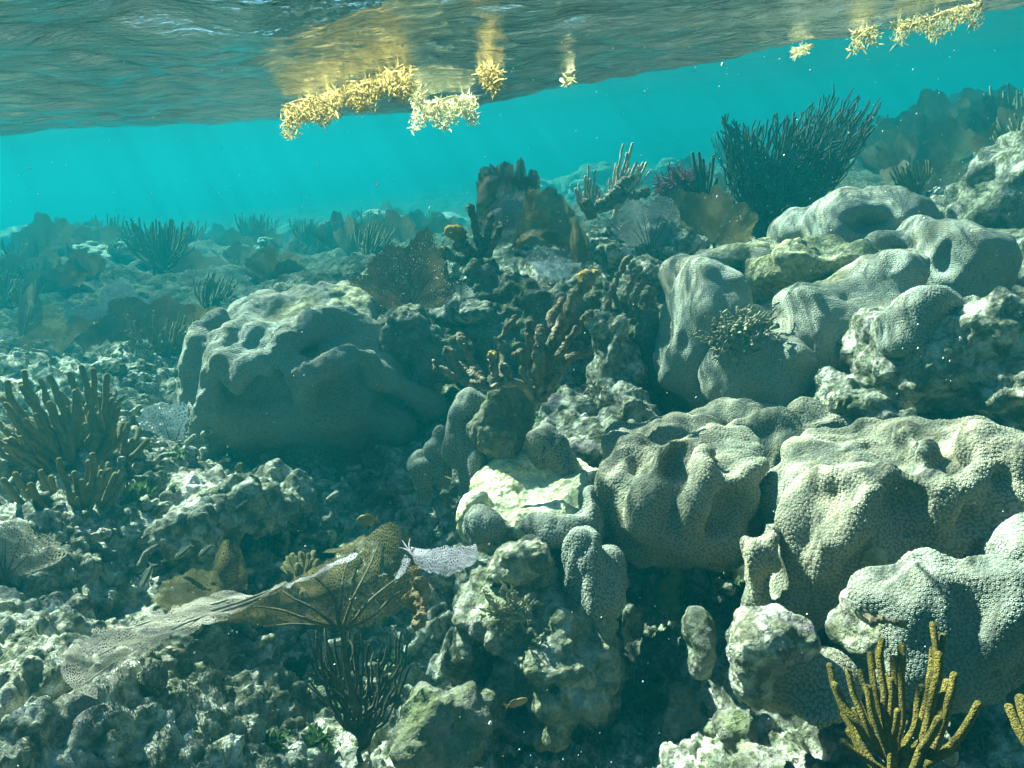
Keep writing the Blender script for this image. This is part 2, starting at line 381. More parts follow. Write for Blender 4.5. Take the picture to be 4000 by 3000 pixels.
_gxyz = [tuple(P(*q)) for q in _gpx] + [(-14, 22, -0.85), (0, 22, -0.9), (14, 22, -0.35), (-10, 8, -0.9), (10, 8, -0.35), (-8, 0, -1.1), (8, 0, -0.9), (0, -6, -1.4), (0, 0.2, -1.25), (-1.5, 0.3, -1.0), (1.5, 0.3, -1.1), (-6, 14, -0.85), (6, 14, -0.45), (0, 13, -0.95), (-30, -20, -1.5), (30, -20, -1.5), (-30, 45, -1.4), (30, 45, -1.0), (0, 45, -1.3)]
_gf = tps(_gxyz)
def ground_base(x, y):
    r = np.hypot(x, y); z = _gf(x, y); far = np.clip((r - 18) / 25, 0, 1)
    z = np.clip(z, -2.2, 0.1) * (1 - far) + far * -0.9
    return z
def ground_rough(p):
    x, y = p[:, 0], p[:, 1]; r = np.hypot(x, y)
    q = np.stack([x, y, p[:, 2] * 0.6], 1)
    qw = q + 0.05 * np.stack([perlin(q * 9), perlin(q * 9 + 40), 0 * x], 1)
    d1, _ = worley(qw * 7.0); d2, _ = worley(qw * 17.0 + 5); d3, _ = worley(qw * 41 + 9)
    dome = lambda d: np.sqrt(np.clip(1 - (d / 0.8) ** 2, 0, 1))
    near = np.clip((9 - r) / 5, 0.0, 1)
    h = 0.066 * dome(d1) * near + 0.046 * dome(d2) * near + 0.026 * dome(d3) * near + 0.010 * (0.5 - worley(qw * 85)[0]) * near + 0.05 * fbm(q * 2.2, 4) + 0.022 * fbm(q * 14, 4, 0.6) * near
    h += np.clip((r - 4) / 5, 0, 1) * (0.22 * np.clip(fbm(q * 0.55 + 3, 4), -0.3, 1.2) + 0.10 * fbm(q * 2.1 + 8, 3, ridged=True) - 0.05)
    return h - 0.06
def build_seabed():
    th = np.concatenate([np.linspace(-180, -60, 40)[:-1], np.linspace(-60, -42, 40)[:-1], np.linspace(-42, 42, 520)[:-1], np.linspace(42, 60, 40)[:-1], np.linspace(60, 180, 40)])
    th = np.radians(th)
    rr = np.concatenate([np.geomspace(0.05, 0.7, 14)[:-1], np.geomspace(0.7, 9, 620)[:-1], np.geomspace(9, 100, 160)])
    T, Rr = np.meshgrid(th, rr); x = (np.sin(T) * Rr).ravel(); y = (np.cos(T) * Rr).ravel()
    z = ground_base(x, y); p = np.stack([x, y, z], 1)
    nt, nr = len(th), len(rr); i = np.arange(nr - 1)[:, None] * nt + np.arange(nt - 1)[None]
    q = np.stack([i, i + nt, i + nt + 1, i + 1], -1).reshape(-1, 4)[:, ::-1]
    n = normals(p, q); n[:, 2] = np.abs(n[:, 2])
    p = p + n * ground_rough(p)[:, None]
    global GRID; GRID = (th, rr, p.reshape(nr, nt, 3))
    o = link("seabed", mesh_from("seabed", p, q, M["seabed"], attrs={"growth": np.clip((np.hypot(p[:, 0], p[:, 1]) - 2.6) / 2.6, 0, 1) * 0.62 + np.clip((np.hypot(p[:, 0], p[:, 1]) - 4) / 3, 0, 1) * 0.45 + np.clip((1.0 - p[:, 1]) * 1.5, 0, 1) * 0.6 + 0.75 * np.exp(-((p[:, :2] - P(1330, 2640, 1.9)[:2]) ** 2).sum(1) / .10)})); o["kind"] = "structure"  # painted shade under the big fan; dark cover added behind camera to dim reflections
build_seabed()
def ground_z(x, y):
    th, rr, g = GRID; a = np.searchsorted(th, math.atan2(x, y)); b = np.searchsorted(rr, math.hypot(x, y))
    return float(g[min(b, len(rr) - 1), min(a, len(th) - 1), 2])
def on_ground(px, d):
    """ground point at distance d (horizontal) below the ray column px near the horizon"""
    v = P(px, 900, 1.0); v = v[:2] / np.linalg.norm(v[:2]) * d
    return np.array([v[0], v[1], ground_z(v[0], v[1])])

def water_height(x, y):
    # trough line of the nearest swell, running from far left to near right
    ax, ay, bx, by = -2.6, 3.1, 1.0, 1.35
    L = math.hypot(bx - ax, by - ay); s = ((x - ax) * (-(by - ay)) + (y - ay) * (bx - ax)) / L      # signed distance to that line, + is farther
    u = ((x - ax) * (bx - ax) + (y - ay) * (by - ay)) / L ** 2
    low = np.interp(u, [-.5, 0, .28, .5, .68, .85, 1.0, 1.2], [.29, .28, .26, .18, .150, .160, .182, .20])
    rise = np.where(s > 0, 0.75 * np.sin(np.clip(s / 4.2, 0, 1) * pi / 2) ** 1.6, 0.05 * np.sin(np.clip(-s / 1.6, 0, 1) * pi / 2) ** 2)
    swell = low - WATER_Z + rise + np.clip((s - 3) / 4, 0, 1) * 0.05 * np.sin(s * 0.9)
    q = np.stack([x, y, 0 * x], 1)
    c, n = cos(0.6), sin(0.6); qa = np.stack([(x * c - y * n) * 0.45, x * n + y * c, 0 * x], 1)
    r = np.hypot(x, y); fade = 1 / (1 + (r / 14) ** 2)
    return WATER_Z + swell + (0.020 * fbm(qa * 2.6, 3) + 0.010 * fbm(q * 7, 3) ) * fade
def build_water():
    th = np.radians(np.concatenate([np.linspace(-180, -50, 40)[:-1], np.linspace(-50, 50, 460)[:-1], np.linspace(50, 180, 40)]))
    rr = np.concatenate([[0.02], np.geomspace(0.15, 0.8, 14)[:-1], np.geomspace(0.8, 14, 420)[:-1], np.geomspace(14, 94, 60)])
    T, Rr = np.meshgrid(th, rr); x = (np.sin(T) * Rr).ravel(); y = (np.cos(T) * Rr).ravel()
    p = np.stack([x, y, water_height(x, y)], 1); nt, nr = len(th), len(rr)
    i = np.arange(nr - 1)[:, None] * nt + np.arange(nt - 1)[None]
    q = np.stack([i, i + nt, i + nt + 1, i + 1], -1).reshape(-1, 4)[:, ::-1]
    t = NT("water_surface"); pos = t.coord()
    mp = t.new("ShaderNodeMapping"); mp.inputs["Rotation"].default_value = (0, 0, 0.6); mp.inputs["Scale"].default_value = (0.5, 1, 1); t.L(pos, mp.inputs[0])
    h = t.math('ADD', t.noise(mp.outputs[0], 14, 5, 0.62, 0.4), t.math('MULTIPLY', t.noise(mp.outputs[0], 60, 4, 0.65), 0.42))
    nrm = t.bump(h, 0.0105, 1.0)
    fr = t.new("ShaderNodeFresnel", i_IOR=1.33); t.L(nrm, fr.inputs["Normal"])
    gl = t.new("ShaderNodeBsdfGlossy", i_Roughness=0.05); t.L(nrm, gl.inputs["Normal"])
    # sun dapples painted into the surface's tint: a cell pattern, brightest along its edges
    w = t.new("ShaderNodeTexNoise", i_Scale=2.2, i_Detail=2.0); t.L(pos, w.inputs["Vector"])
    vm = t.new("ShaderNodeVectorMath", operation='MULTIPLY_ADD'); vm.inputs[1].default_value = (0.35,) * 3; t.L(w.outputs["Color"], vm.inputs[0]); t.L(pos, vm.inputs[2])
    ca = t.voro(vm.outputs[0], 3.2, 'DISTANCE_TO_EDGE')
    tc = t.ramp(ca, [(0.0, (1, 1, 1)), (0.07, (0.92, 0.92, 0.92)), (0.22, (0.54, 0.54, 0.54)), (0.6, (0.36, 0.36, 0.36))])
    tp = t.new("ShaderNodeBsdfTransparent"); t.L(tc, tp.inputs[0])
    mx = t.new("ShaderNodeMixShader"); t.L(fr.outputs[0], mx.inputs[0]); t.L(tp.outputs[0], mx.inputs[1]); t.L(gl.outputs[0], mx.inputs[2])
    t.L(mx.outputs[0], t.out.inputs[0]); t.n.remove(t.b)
    o = link("water", mesh_from("water", p, q, t.m)); o["kind"] = "structure"
build_water()

# ------------------------------------------------------------------ boulder corals and rocks
def lobes(p, k=9.0):
    """rounded lobes parted by creases: soft distance to scattered points, 1 on a lobe's crown, below 0 in a crease"""
    p = np.asarray(p, np.float32); f = np.floor(p); i = f.astype(np.int32); t = p - f; acc = np.zeros(len(p), np.float32)
    for dx in (-1, 0, 1):
        hx = _perm[(i[:, 0] + dx) & 255]
        for dy in (-1, 0, 1):
            hy = _perm[(hx + i[:, 1] + dy) & 255]
            for dz in (-1, 0, 1):
                c = _cr[_perm[(hy + i[:, 2] + dz) & 255]]
                acc += np.exp(-k * np.sqrt((dx + c[:, 0] - t[:, 0]) ** 2 + (dy + c[:, 1] - t[:, 1]) ** 2 + (dz + c[:, 2] - t[:, 2]) ** 2))
    d = -np.log(acc) / k
    return 1 - (np.maximum(d, 0) / 0.62) ** 2
def d_coral(amp=0.016, f=7.0):
    def f_(v, n):
        w = v + (0.22 / f) * np.stack([perlin(v * f * .7 + 3), perlin(v * f * .7 + 31), perlin(v * f * .7 + 57)], 1)
        L = lobes(w * np.array([1, 1, 0.62]) * f * 0.95, 5.5)
        L2 = lobes(w * np.array([1, 1, 0.8]) * f * 2.1 + 5, 7.0)
        return (0.42 / f) * np.clip(L - 0.66, -1.1, 0.4) + (0.075 / f) * np.clip(L2 - 0.6, -0.8, 1) + (0.05 / f) * perlin(w * np.array([1, 1, .18]) * f * 3.2) + amp * 0.35 * fbm(v * f * 2.5, 2)
    return f_
def d_rock(amp=0.03, f=8.0, pit=0.012):
    def f_(v, n):
        d1, _ = worley(v * 14); d2, _ = worley(v * 34 + 3)
        return amp * fbm(v * f, 5, 0.55) + pit * (0.55 - d1) * 2 + pit * 0.45 * (0.5 - d2) * 2
    return f_
def polyps(v, q, dead, spacing, seed):
    """little raised cups set all over a colony: cup positions by dart throwing over its surface"""
    R_ = np.random.default_rng(seed); a, b, c = v[q[:, 0]], v[q[:, 1]], v[q[:, 2]]; e = v[q[:, 3]]
    ar = np.linalg.norm(np.cross(c - a, e - b), axis=1) * .5; cum = np.cumsum(ar); n = int(cum[-1] / spacing ** 2 * 4.5)
    f = np.searchsorted(cum, R_.random(n) * cum[-1]); s_, t_ = R_.random(n)[:, None], R_.random(n)[:, None]
    vn = normals(v, q); mixq = lambda x: (x[q[f, 0]] * (1 - s_) + x[q[f, 1]] * s_) * (1 - t_) + (x[q[f, 3]] * (1 - s_) + x[q[f, 2]] * s_) * t_
    p = mixq(v); nn = mixq(vn); nn /= np.maximum(np.linalg.norm(nn, axis=1, keepdims=True), 1e-9); dd = dead[q[f, 0]]
    ok = ((nn * -(p / np.linalg.norm(p, axis=1, keepdims=True))).sum(1) > -.35) & (dd + .25 * perlin(p * 18) < .4); p, nn = p[ok], nn[ok]
    cell = {}; keep = []; r2 = spacing ** 2; key = np.floor(p / spacing).astype(int)
    pl = p.tolist(); kl = key.tolist()
    for k in range(len(pl)):
        x, y, z = pl[k]; i, j, l = kl[k]; good = True
        for di in (-1, 0, 1):
            for dj in (-1, 0, 1):
                for dl in (-1, 0, 1):
                    for (X, Y, Z) in cell.get((i + di, j + dj, l + dl), ()):
                        if (X - x) ** 2 + (Y - y) ** 2 + (Z - z) ** 2 < r2: good = False; break
                    if not good: break
                if not good: break
            if not good: break
        if good: cell.setdefault((i, j, l), []).append((x, y, z)); keep.append(k)
    p, nn = p[keep], nn[keep]; m = len(p); u = np.cross(nn, [.31, .2, .93]); u /= np.linalg.norm(u, axis=1, keepdims=True); w = np.cross(nn, u)
    th = np.arange(7) * 2 * pi / 7; sz = spacing * R_.uniform(.9, 1.1, m)[:, None, None]
    ringp = lambda rad, h: p[:, None] + sz * (rad * (np.cos(th)[None, :, None] * u[:, None] + np.sin(th)[None, :, None] * w[:, None]) + h * nn[:, None])
    V = np.concatenate([ringp(.62, -.08), ringp(.46, .20), ringp(.30, .20), ringp(.14, .0)], 1).reshape(-1, 3)
    k = np.arange(7); k1 = (k + 1) % 7; F = np.concatenate([np.stack([k + 7 * L_, k1 + 7 * L_, k1 + 7 * (L_ + 1), k + 7 * (L_ + 1)], 1) for L_ in range(3)]); F = (F[None] + 28 * np.arange(m)[:, None, None]).reshape(-1, 4)
    return V, F, np.tile(np.repeat([.2, 1, 1, 0], 7), m)
def coral_mesh(items, mat, h=0.010, k=0.045, amp=0.014, f=7.0, deads=(), pol=0.0):
    v, q = blob([i for i in items], h, k, d_coral(amp, f), warp=0.02, wscale=5)
    dd = np.zeros(len(v))
    for (px, py, d, r) in deads:
        c = P(px, py, d); rr = r * d / FPX
        dd = np.maximum(dd, np.clip(1.25 - np.linalg.norm(v - c, axis=1) / rr, 0, 1))
    if not pol: return mesh_from("coral", v, q, mat, attrs={"dead": dd})
    V, F, ring = polyps(v, q, dd, pol, len(v))
    return mesh_from("coral", np.concatenate([v, V]), np.concatenate([q, F + len(v)]), mat, attrs={"dead": np.concatenate([dd, np.zeros(len(V))]), "ring": np.concatenate([np.full(len(v), 0.0), ring])})
def rock_mesh(items, mat, h=0.010, k=0.04, amp=0.03, f=8.0, pit=0.012, warp=0.04):
    v, q = blob(items, h, k, d_rock(amp, f, pit), warp=warp, wscale=7)
    return mesh_from("rock", v, q, mat)
def boulder(label, parts, group=None, name="boulder_coral", cat="coral"):
    c = np.mean([i["c"] for i in parts[0][1]], 0)
    root = thing(name, label, cat, c, group)
    for nm, items, mat, kw in parts:
        if nm.startswith("dead") or "rock" in nm or nm == "base": part(nm, rock_mesh(items, mat, **kw), root)
        else: part(nm, coral_mesh(items, mat, **kw), root)
    return root

# left boulder
boulder("huge pale boulder coral with draped lobes and a dark undercut front", [
    ("colony", [E(1170, 1530, 3.15, 385, 250, .40, p=3.2), slab(1130, 1390, 3.05, 350, 105, .40, 2.6, .55), E(1160, 1640, 2.84, 260, 95, .12), E(1420, 1660, 2.9, 200, 100, .14)]
        + ridge([(850, 1250, 3.05), (780, 1330, 2.95), (752, 1450, 2.93), (770, 1620, 2.9), (800, 1780, 2.88)], 34)
        + ridge([(940, 1290, 2.9), (850, 1390, 2.83), (815, 1480, 2.8), (820, 1620, 2.82)], 36)
        + ridge([(1030, 1290, 2.84), (960, 1370, 2.76), (880, 1430, 2.74)], 38)
        + ridge([(1150, 1270, 2.82), (1090, 1340, 2.72), (1010, 1390, 2.70), (940, 1440, 2.69), (905, 1510, 2.70)], 40)
        + ridge([(1260, 1230, 2.84), (1190, 1310, 2.70), (1110, 1360, 2.66), (1050, 1420, 2.66)], 40)
        + ridge([(1270, 1225, 2.84), (1360, 1255, 2.84), (1430, 1300, 2.86), (1450, 1380, 2.84)], 48)
        + ridge([(1165, 1445, 2.60), (1175, 1500, 2.62), (1190, 1560, 2.66)], 42) + ridge([(1165, 1450, 2.60), (1240, 1455, 2.62), (1300, 1400, 2.62), (1380, 1380, 2.64), (1450, 1420, 2.68)], 36)
        + ridge([(1440, 1440, 2.70), (1520, 1490, 2.74), (1600, 1530, 2.78), (1690, 1590, 2.84)], 42) + ridge([(1480, 1390, 2.8), (1560, 1470, 2.82)], 45),
        M["coral_fine"], dict(h=0.011, k=0.05, amp=0.022, f=10.0, deads=[(1150, 1215, 3.05, 150), (1370, 1200, 3.15, 130)])),
    ("dead_base", [E(1200, 1780, 3.2, 340, 240, .35), E(1500, 1800, 3.1, 200, 180, .3)], M["rock_dark"], dict(h=0.016))])
# mid pillar and knobs
boulder("small upright pillar coral lobe beside the fuzzy brown rock", [
    ("colony", [E(1830, 1600, 2.15, 85, 80, .09), E(1800, 1720, 2.18, 70, 120, .09), E(1860, 1790, 2.12, 45, 110, .07), E(1830, 1900, 2.16, 40, 70, .06)], M["coral"], dict(pol=0.0054, h=0.007, k=0.03, amp=0.008, f=11))])
boulder("thin knobbly coral finger clinging to the pillar's left flank", [
    ("colony", [E(1725, 1700, 2.22, 26, 45, .04), E(1715, 1770, 2.2, 38, 50, .05), E(1735, 1840, 2.2, 28, 70, .04)], M["coral"], dict(pol=0.0054, h=0.006, k=0.02, amp=0.006, f=14))])
boulder("low rounded coral knob with a hollow in its top, left of the pillar", [
    ("colony", [E(1670, 1850, 2.22, 60, 62, .07), E(1640, 1930, 2.24, 35, 50, .05), E(1720, 1820, 2.24, 40, 35, .05), E(1670, 1800, 2.14, 26, 20, .03, neg=True)], M["coral"], dict(pol=0.0054, h=0.006, k=0.025, amp=0.007, f=13))])
boulder("smooth rounded coral knob rising behind the yellow green ledge", [
    ("colony", [E(2140, 1750, 2.0, 72, 75, .08), E(2110, 1800, 1.99, 50, 90, .07), E(2190, 1830, 2.0, 50, 60, .06)], M["coral"], dict(pol=0.0054, h=0.006, k=0.03, amp=0.006, f=10))])
# ledge with scalloped coral rim
boulder("flat sunlit yellow green ledge of dead coral with a scalloped living rim", [
    ("dead_top", [slab(2070, 1960, 1.93, 265, 40, .19, 2.6, .42), E(1850, 1960, 1.86, 55, 70, .07), E(2250, 1910, 1.98, 80, 50, .08), E(1930, 1870, 2.05, 90, 40, .08), E(2080, 2030, 1.86, 220, 50, .1)], None, dict(h=0.008, k=0.04, amp=0.018, pit=0.006)),
    ("living_rim", [E(1905, 2075, 1.76, 95, 62, .07), E(1860, 2060, 1.78, 45, 75, .06), E(2060, 2050, 1.80, 60, 40, .06), E(2190, 2060, 1.76, 90, 55, .07), E(2150, 2075, 1.75, 45, 45, .05), E(2320, 2010, 1.8, 50, 110, .07), E(2260, 2085, 1.77, 70, 50, .06)], M["coral"], dict(pol=0.0054, h=0.006, k=0.03, amp=0.007, f=12))])
led = [o for o in bpy.data.objects if o.name.startswith("dead_top")][0]
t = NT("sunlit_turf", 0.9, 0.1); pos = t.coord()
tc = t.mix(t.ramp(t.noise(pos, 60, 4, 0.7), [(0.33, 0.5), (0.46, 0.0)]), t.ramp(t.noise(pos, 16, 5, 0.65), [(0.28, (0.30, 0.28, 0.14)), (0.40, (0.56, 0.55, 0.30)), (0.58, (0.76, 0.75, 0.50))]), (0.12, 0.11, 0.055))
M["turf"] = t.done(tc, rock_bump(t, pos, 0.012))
t = NT("dull_turf", 0.9, 0.1); pos = t.coord()
tc = t.mix(t.ramp(t.noise(pos, 50, 4, 0.7), [(0.36, 0.7), (0.52, 0.0)]), t.ramp(t.noise(pos, 13, 5, 0.7), [(0.30, (0.20, 0.18, 0.09)), (0.46, (0.38, 0.36, 0.19)), (0.64, (0.60, 0.58, 0.38))]), (0.10, 0.095, 0.05))
M["dull_turf"] = t.done(tc, rock_bump(t, pos, 0.02)); led.data.materials.clear(); led.data.materials.append(M["turf"])
boulder("tongue shaped coral lobe hanging down the front of the rock pillar", [
    ("colony", [E(2290, 2120, 1.66, 70, 75, .07), E(2280, 2200, 1.66, 78, 100, .07), E(2330, 2320, 1.68, 110, 105, .07), E(2400, 2240, 1.72, 55, 90, .06)], M["coral"], dict(pol=0.0054, h=0.006, k=0.035, amp=0.010, f=10))])
# near right: A with B behind it
boulder("big near boulder coral with two deep hollows beside the ledge", [
    ("colony", [slab(2660, 1790, 1.88, 300, 62, .21, 2.8, .15), E(2660, 1960, 1.92, 315, 205, .2, p=3.0), E(2420, 1900, 1.82, 60, 110, .08), E(2400, 2030, 1.84, 50, 120, .08), E(2680, 2080, 1.78, 210, 80, .1), E(2900, 1950, 1.78, 85, 110, .08)]
        + ridge([(2560, 1720, 1.92), (2440, 1780, 1.83), (2385, 1880, 1.80), (2380, 2030, 1.80)], 38) + ridge([(2700, 1720, 1.82), (2610, 1770, 1.74), (2560, 1850, 1.71), (2530, 1960, 1.70), (2520, 2060, 1.71)], 40)
        + ridge([(2720, 1715, 1.82), (2770, 1790, 1.73), (2760, 1880, 1.69), (2720, 1960, 1.68), (2700, 2060, 1.69)], 40) + ridge([(2770, 1850, 1.70), (2850, 1880, 1.70), (2920, 1825, 1.73), (2985, 1820, 1.76)], 38) + ridge([(2640, 2130, 1.72), (2760, 2140, 1.72), (2880, 2090, 1.74)], 36)
        + [E(2672, 1800, 1.68, 30, 75, .09, -35, neg=True), E(2845, 1795, 1.68, 38, 45, .09, -10, neg=True), E(2500, 1810, 1.74, 26, 60, .05, -35, neg=True), E(2905, 1960, 1.66, 50, 35, .035, neg=True), E(2620, 1980, 1.64, 30, 60, .03, neg=True)], M["coral_warm"], dict(pol=0.0054, h=0.008, k=0.03, amp=0.008, f=11))])
boulder("ridged boulder coral crowning the back of the near right group", [
    ("colony", [slab(3000, 1690, 2.27, 300, 52, .15, 2.6, .1), E(3060, 1800, 2.24, 210, 140, .16, p=3.0), E(2690, 1665, 2.25, 80, 60, .1), E(2810, 1640, 2.25, 90, 55, .1), E(2930, 1625, 2.24, 75, 50, .1), E(3190, 1640, 2.22, 110, 55, .1), E(3290, 1700, 2.24, 50, 80, .1)]
        + ridge([(3170, 1620, 2.20), (3060, 1640, 2.14), (2950, 1650, 2.12), (2860, 1710, 2.11), (2870, 1790, 2.11)], 48) + ridge([(3060, 1650, 2.14), (3050, 1740, 2.07), (3035, 1830, 2.06), (3020, 1890, 2.07)], 48) + ridge([(3120, 1660, 2.12), (3160, 1740, 2.09), (3170, 1840, 2.10)], 40), M["coral_warm"], dict(pol=0.0058, h=0.009, k=0.03, amp=0.008, f=11))])
boulder("largest near boulder coral with smooth bright saddle at the picture's right", [
    ("colony", [slab(3490, 1855, 1.78, 325, 66, .24, 2.8, .14), slab(3880, 1850, 1.78, 210, 60, .2, 2.6, .2), E(3360, 2090, 1.76, 280, 270, .2, p=3.2), E(3160, 2230, 1.66, 140, 190, .1, p=2.6), E(3860, 1960, 1.76, 190, 110, .13), E(3080, 2330, 1.64, 110, 90, .09), E(3240, 2290, 1.62, 100, 110, .08)]
        + ridge([(3370, 1680, 1.92), (3450, 1665, 1.90), (3560, 1690, 1.84), (3630, 1760, 1.70), (3590, 1840, 1.60)], 50) + ridge([(3590, 1840, 1.60), (3450, 1870, 1.57), (3330, 1880, 1.56), (3220, 1860, 1.61), (3110, 1960, 1.60), (3075, 2060, 1.60)], 46)
        + ridge([(3440, 1880, 1.57), (3390, 1980, 1.53), (3310, 2060, 1.52), (3230, 2130, 1.53), (3190, 2230, 1.54)], 44) + ridge([(3590, 1850, 1.60), (3680, 1930, 1.57), (3660, 2030, 1.58)], 44) + ridge([(3690, 1690, 1.84), (3810, 1720, 1.76), (3930, 1785, 1.70), (4030, 1840, 1.68)], 46) + ridge([(3810, 1740, 1.72), (3850, 1840, 1.62), (3820, 1930, 1.61)], 40) + ridge([(3300, 1760, 1.80), (3380, 1770, 1.74), (3460, 1790, 1.70)], 36)
        + [E(3720, 1805, 1.52, 70, 45, .12, 15, neg=True), E(3330, 1815, 1.58, 52, 20, .08, 15, neg=True), E(3420, 1745, 1.70, 40, 16, .07, 10, neg=True), E(3270, 2020, 1.46, 50, 70, .05, neg=True), E(3480, 2040, 1.48, 60, 80, .05, neg=True)],
        M["coral_warm"], dict(pol=0.0054, h=0.008, k=0.032, amp=0.008, f=10.5, deads=[(3760, 1900, 1.62, 60), (3700, 1835, 1.62, 40), (3420, 2190, 1.55, 60)])),
    ("lobe", [E(3010, 2090, 1.56, 40, 55, .05), E(2935, 2150, 1.55, 48, 45, .05), E(2925, 2250, 1.56, 42, 110, .05), E(3000, 2200, 1.54, 55, 50, .04), E(2955, 2340, 1.58, 55, 60, .05)], M["coral_warm"], dict(pol=0.0054, h=0.006, k=0.025, amp=0.006, f=12))])
boulder("blue grey boulder coral with stepped shoulders above the yellow sea rods", [
    ("colony", [E(3700, 2450, 1.46, 235, 205, .07, p=3.0), E(3420, 2330, 1.43, 55, 70, .05), E(3880, 2390, 1.46, 90, 170, .06, p=2.6), E(3660, 2560, 1.43, 170, 100, .04, p=2.6)]
        + ridge([(3405, 2270, 1.41), (3450, 2330, 1.40), (3550, 2330, 1.40), (3595, 2240, 1.42), (3605, 2195, 1.44)], 38) + ridge([(3600, 2195, 1.44), (3710, 2220, 1.43), (3810, 2195, 1.45), (3890, 2230, 1.47)], 42) + ridge([(3730, 2260, 1.41), (3710, 2370, 1.39), (3640, 2470, 1.39)], 36) + ridge([(3850, 2260, 1.43), (3885, 2390, 1.41), (3860, 2520, 1.41)], 40) + ridge([(3620, 2340, 1.40), (3550, 2420, 1.39), (3510, 2500, 1.40)], 36)
        + [E(3490, 2262, 1.36, 46, 24, .08, neg=True), E(3780, 2370, 1.36, 24, 70, .03, neg=True)], M["coral_dim"], dict(pol=0.0052, h=0.007, k=0.028, amp=0.008, f=10, deads=[(3420, 2410, 1.40, 70), (3380, 2540, 1.40, 60)])),
    ("dead_base", [E(3370, 2500, 1.46, 100, 60, .07), E(3410, 2430, 1.43, 70, 60, .06)], M["rock"], dict(h=0.007, amp=0.014, pit=0.008))])
boulder("half hidden rounded coral shoulder leaving the picture at the right edge", [
    ("colony", [E(3960, 2170, 1.62, 130, 100, .12), E(3860, 2110, 1.62, 70, 55, .08), E(4050, 2120, 1.62, 120, 80, .1), E(4000, 2280, 1.6, 100, 120, .1)], M["coral"], dict(pol=0.0054, h=0.008, k=0.03, amp=0.009, f=9))])
boulder("small half dead coral boulder with lilac crust on its bright left side", [
    ("colony", [E(3110, 2620, 1.44, 140, 150, .12, p=2.6), E(3160, 2720, 1.40, 105, 90, .08), E(3060, 2570, 1.37, 80, 100, .06), E(3200, 2640, 1.41, 60, 80, .07)], M["coral_warm"], dict(pol=0.0054, h=0.006, k=0.03, amp=0.012, f=9)),
    ("dead_crust", [E(2960, 2500, 1.33, 75, 100, .07, 15), E(2930, 2600, 1.35, 60, 130, .06), E(3060, 2470, 1.34, 110, 60, .06, -20), E(2960, 2700, 1.37, 60, 90, .05, -25)], M["rock_pink"], dict(h=0.005, k=0.025, amp=0.014, f=12, pit=0.007, warp=0.02))])
# right massif
boulder("broad draped boulder coral with dead yellow crown and algae tuft on its face", [
    ("colony", [E(2800, 1400, 2.75, 240, 260, .3, p=3.0), E(2680, 1120, 2.66, 90, 110, .16), E(2790, 1140, 2.62, 110, 70, .14), E(2650, 1260, 2.6, 70, 150, .12), E(2740, 1250, 2.5, 90, 150, .1), E(2860, 1040, 2.85, 170, 65, .2, 5), E(2700, 1420, 2.52, 110, 160, .12),
        *ridge([(2660, 1080, 2.62), (2610, 1180, 2.55), (2600, 1320, 2.53), (2620, 1450, 2.53)], 40), *ridge([(2700, 1120, 2.54), (2680, 1240, 2.46), (2670, 1380, 2.44), (2640, 1500, 2.46)], 42), *ridge([(2770, 1110, 2.54), (2850, 1130, 2.52), (2860, 1200, 2.5)], 50), *ridge([(2770, 1130, 2.52), (2760, 1240, 2.44), (2740, 1360, 2.42), (2710, 1460, 2.44)], 42), E(2850, 1230, 2.55, 60, 70, .1)], M["coral_fine"], dict(h=0.011, k=0.04, amp=0.016, f=6, deads=[(2850, 990, 2.75, 110), (2960, 1040, 2.8, 110)])),
    ("lobe", [E(3000, 1470, 2.45, 170, 160, .13), E(2950, 1360, 2.42, 110, 70, .1), E(3060, 1390, 2.4, 80, 50, .1, -30), E(2850, 1500, 2.42, 110, 130, .1)], M["coral_fine"], dict(h=0.01, k=0.04, amp=0.012, f=7))])
boulder("long bright boulder coral with a dimpled top, highest on the right", [
    ("colony", [E(3320, 910, 3.25, 260, 130, .34), E(3180, 880, 3.15, 110, 70, .18, 20), E(3400, 840, 3.2, 170, 55, .2, -8), E(3500, 900, 3.1, 90, 90, .16), E(3280, 960, 3.0, 130, 80, .12), E(3390, 880, 2.93, 70, 26, .06, 10, neg=True)], M["coral_fine"], dict(h=0.013, k=0.05, amp=0.014, f=6))])
boulder("knobbly coral with a notched top at the right end of the upper row", [
    ("colony", [E(3660, 970, 2.95, 130, 110, .18), E(3620, 920, 2.88, 80, 60, .1), E(3770, 1010, 2.85, 130, 110, .16, -15), E(3480, 960, 2.9, 90, 45, .1), E(3720, 1100, 2.85, 160, 140, .16), E(3800, 980, 2.8, 60, 60, .08), E(3700, 1010, 2.72, 30, 60, .05, -20, neg=True)], M["coral_fine"], dict(h=0.011, k=0.035, amp=0.012, f=8))])
boulder("dark fronted coral mass under the dead yellow terrace", [
    ("colony", [E(3260, 1330, 2.62, 220, 200, .25, p=3.0), E(3170, 1180, 2.5, 120, 60, .12), E(3290, 1170, 2.52, 90, 50, .12), E(3440, 1100, 2.6, 130, 90, .14, 20), E(3540, 1050, 2.62, 80, 70, .12), E(3450, 1250, 2.55, 150, 130, .15), E(3190, 1290, 2.45, 110, 100, .1)], M["coral_fine"], dict(h=0.011, k=0.04, amp=0.016, f=7, deads=[(3200, 1090, 2.6, 120), (3330, 1080, 2.7, 110)])),
    ("dead_terrace", [E(3130, 1060, 2.86, 240, 70, .25), E(3270, 1040, 2.9, 160, 70, .2), E(3030, 1120, 2.75, 140, 70, .15), E(2990, 1000, 2.9, 100, 60, .14)], M["dull_turf"], dict(h=0.011, amp=0.022, pit=0.008))])
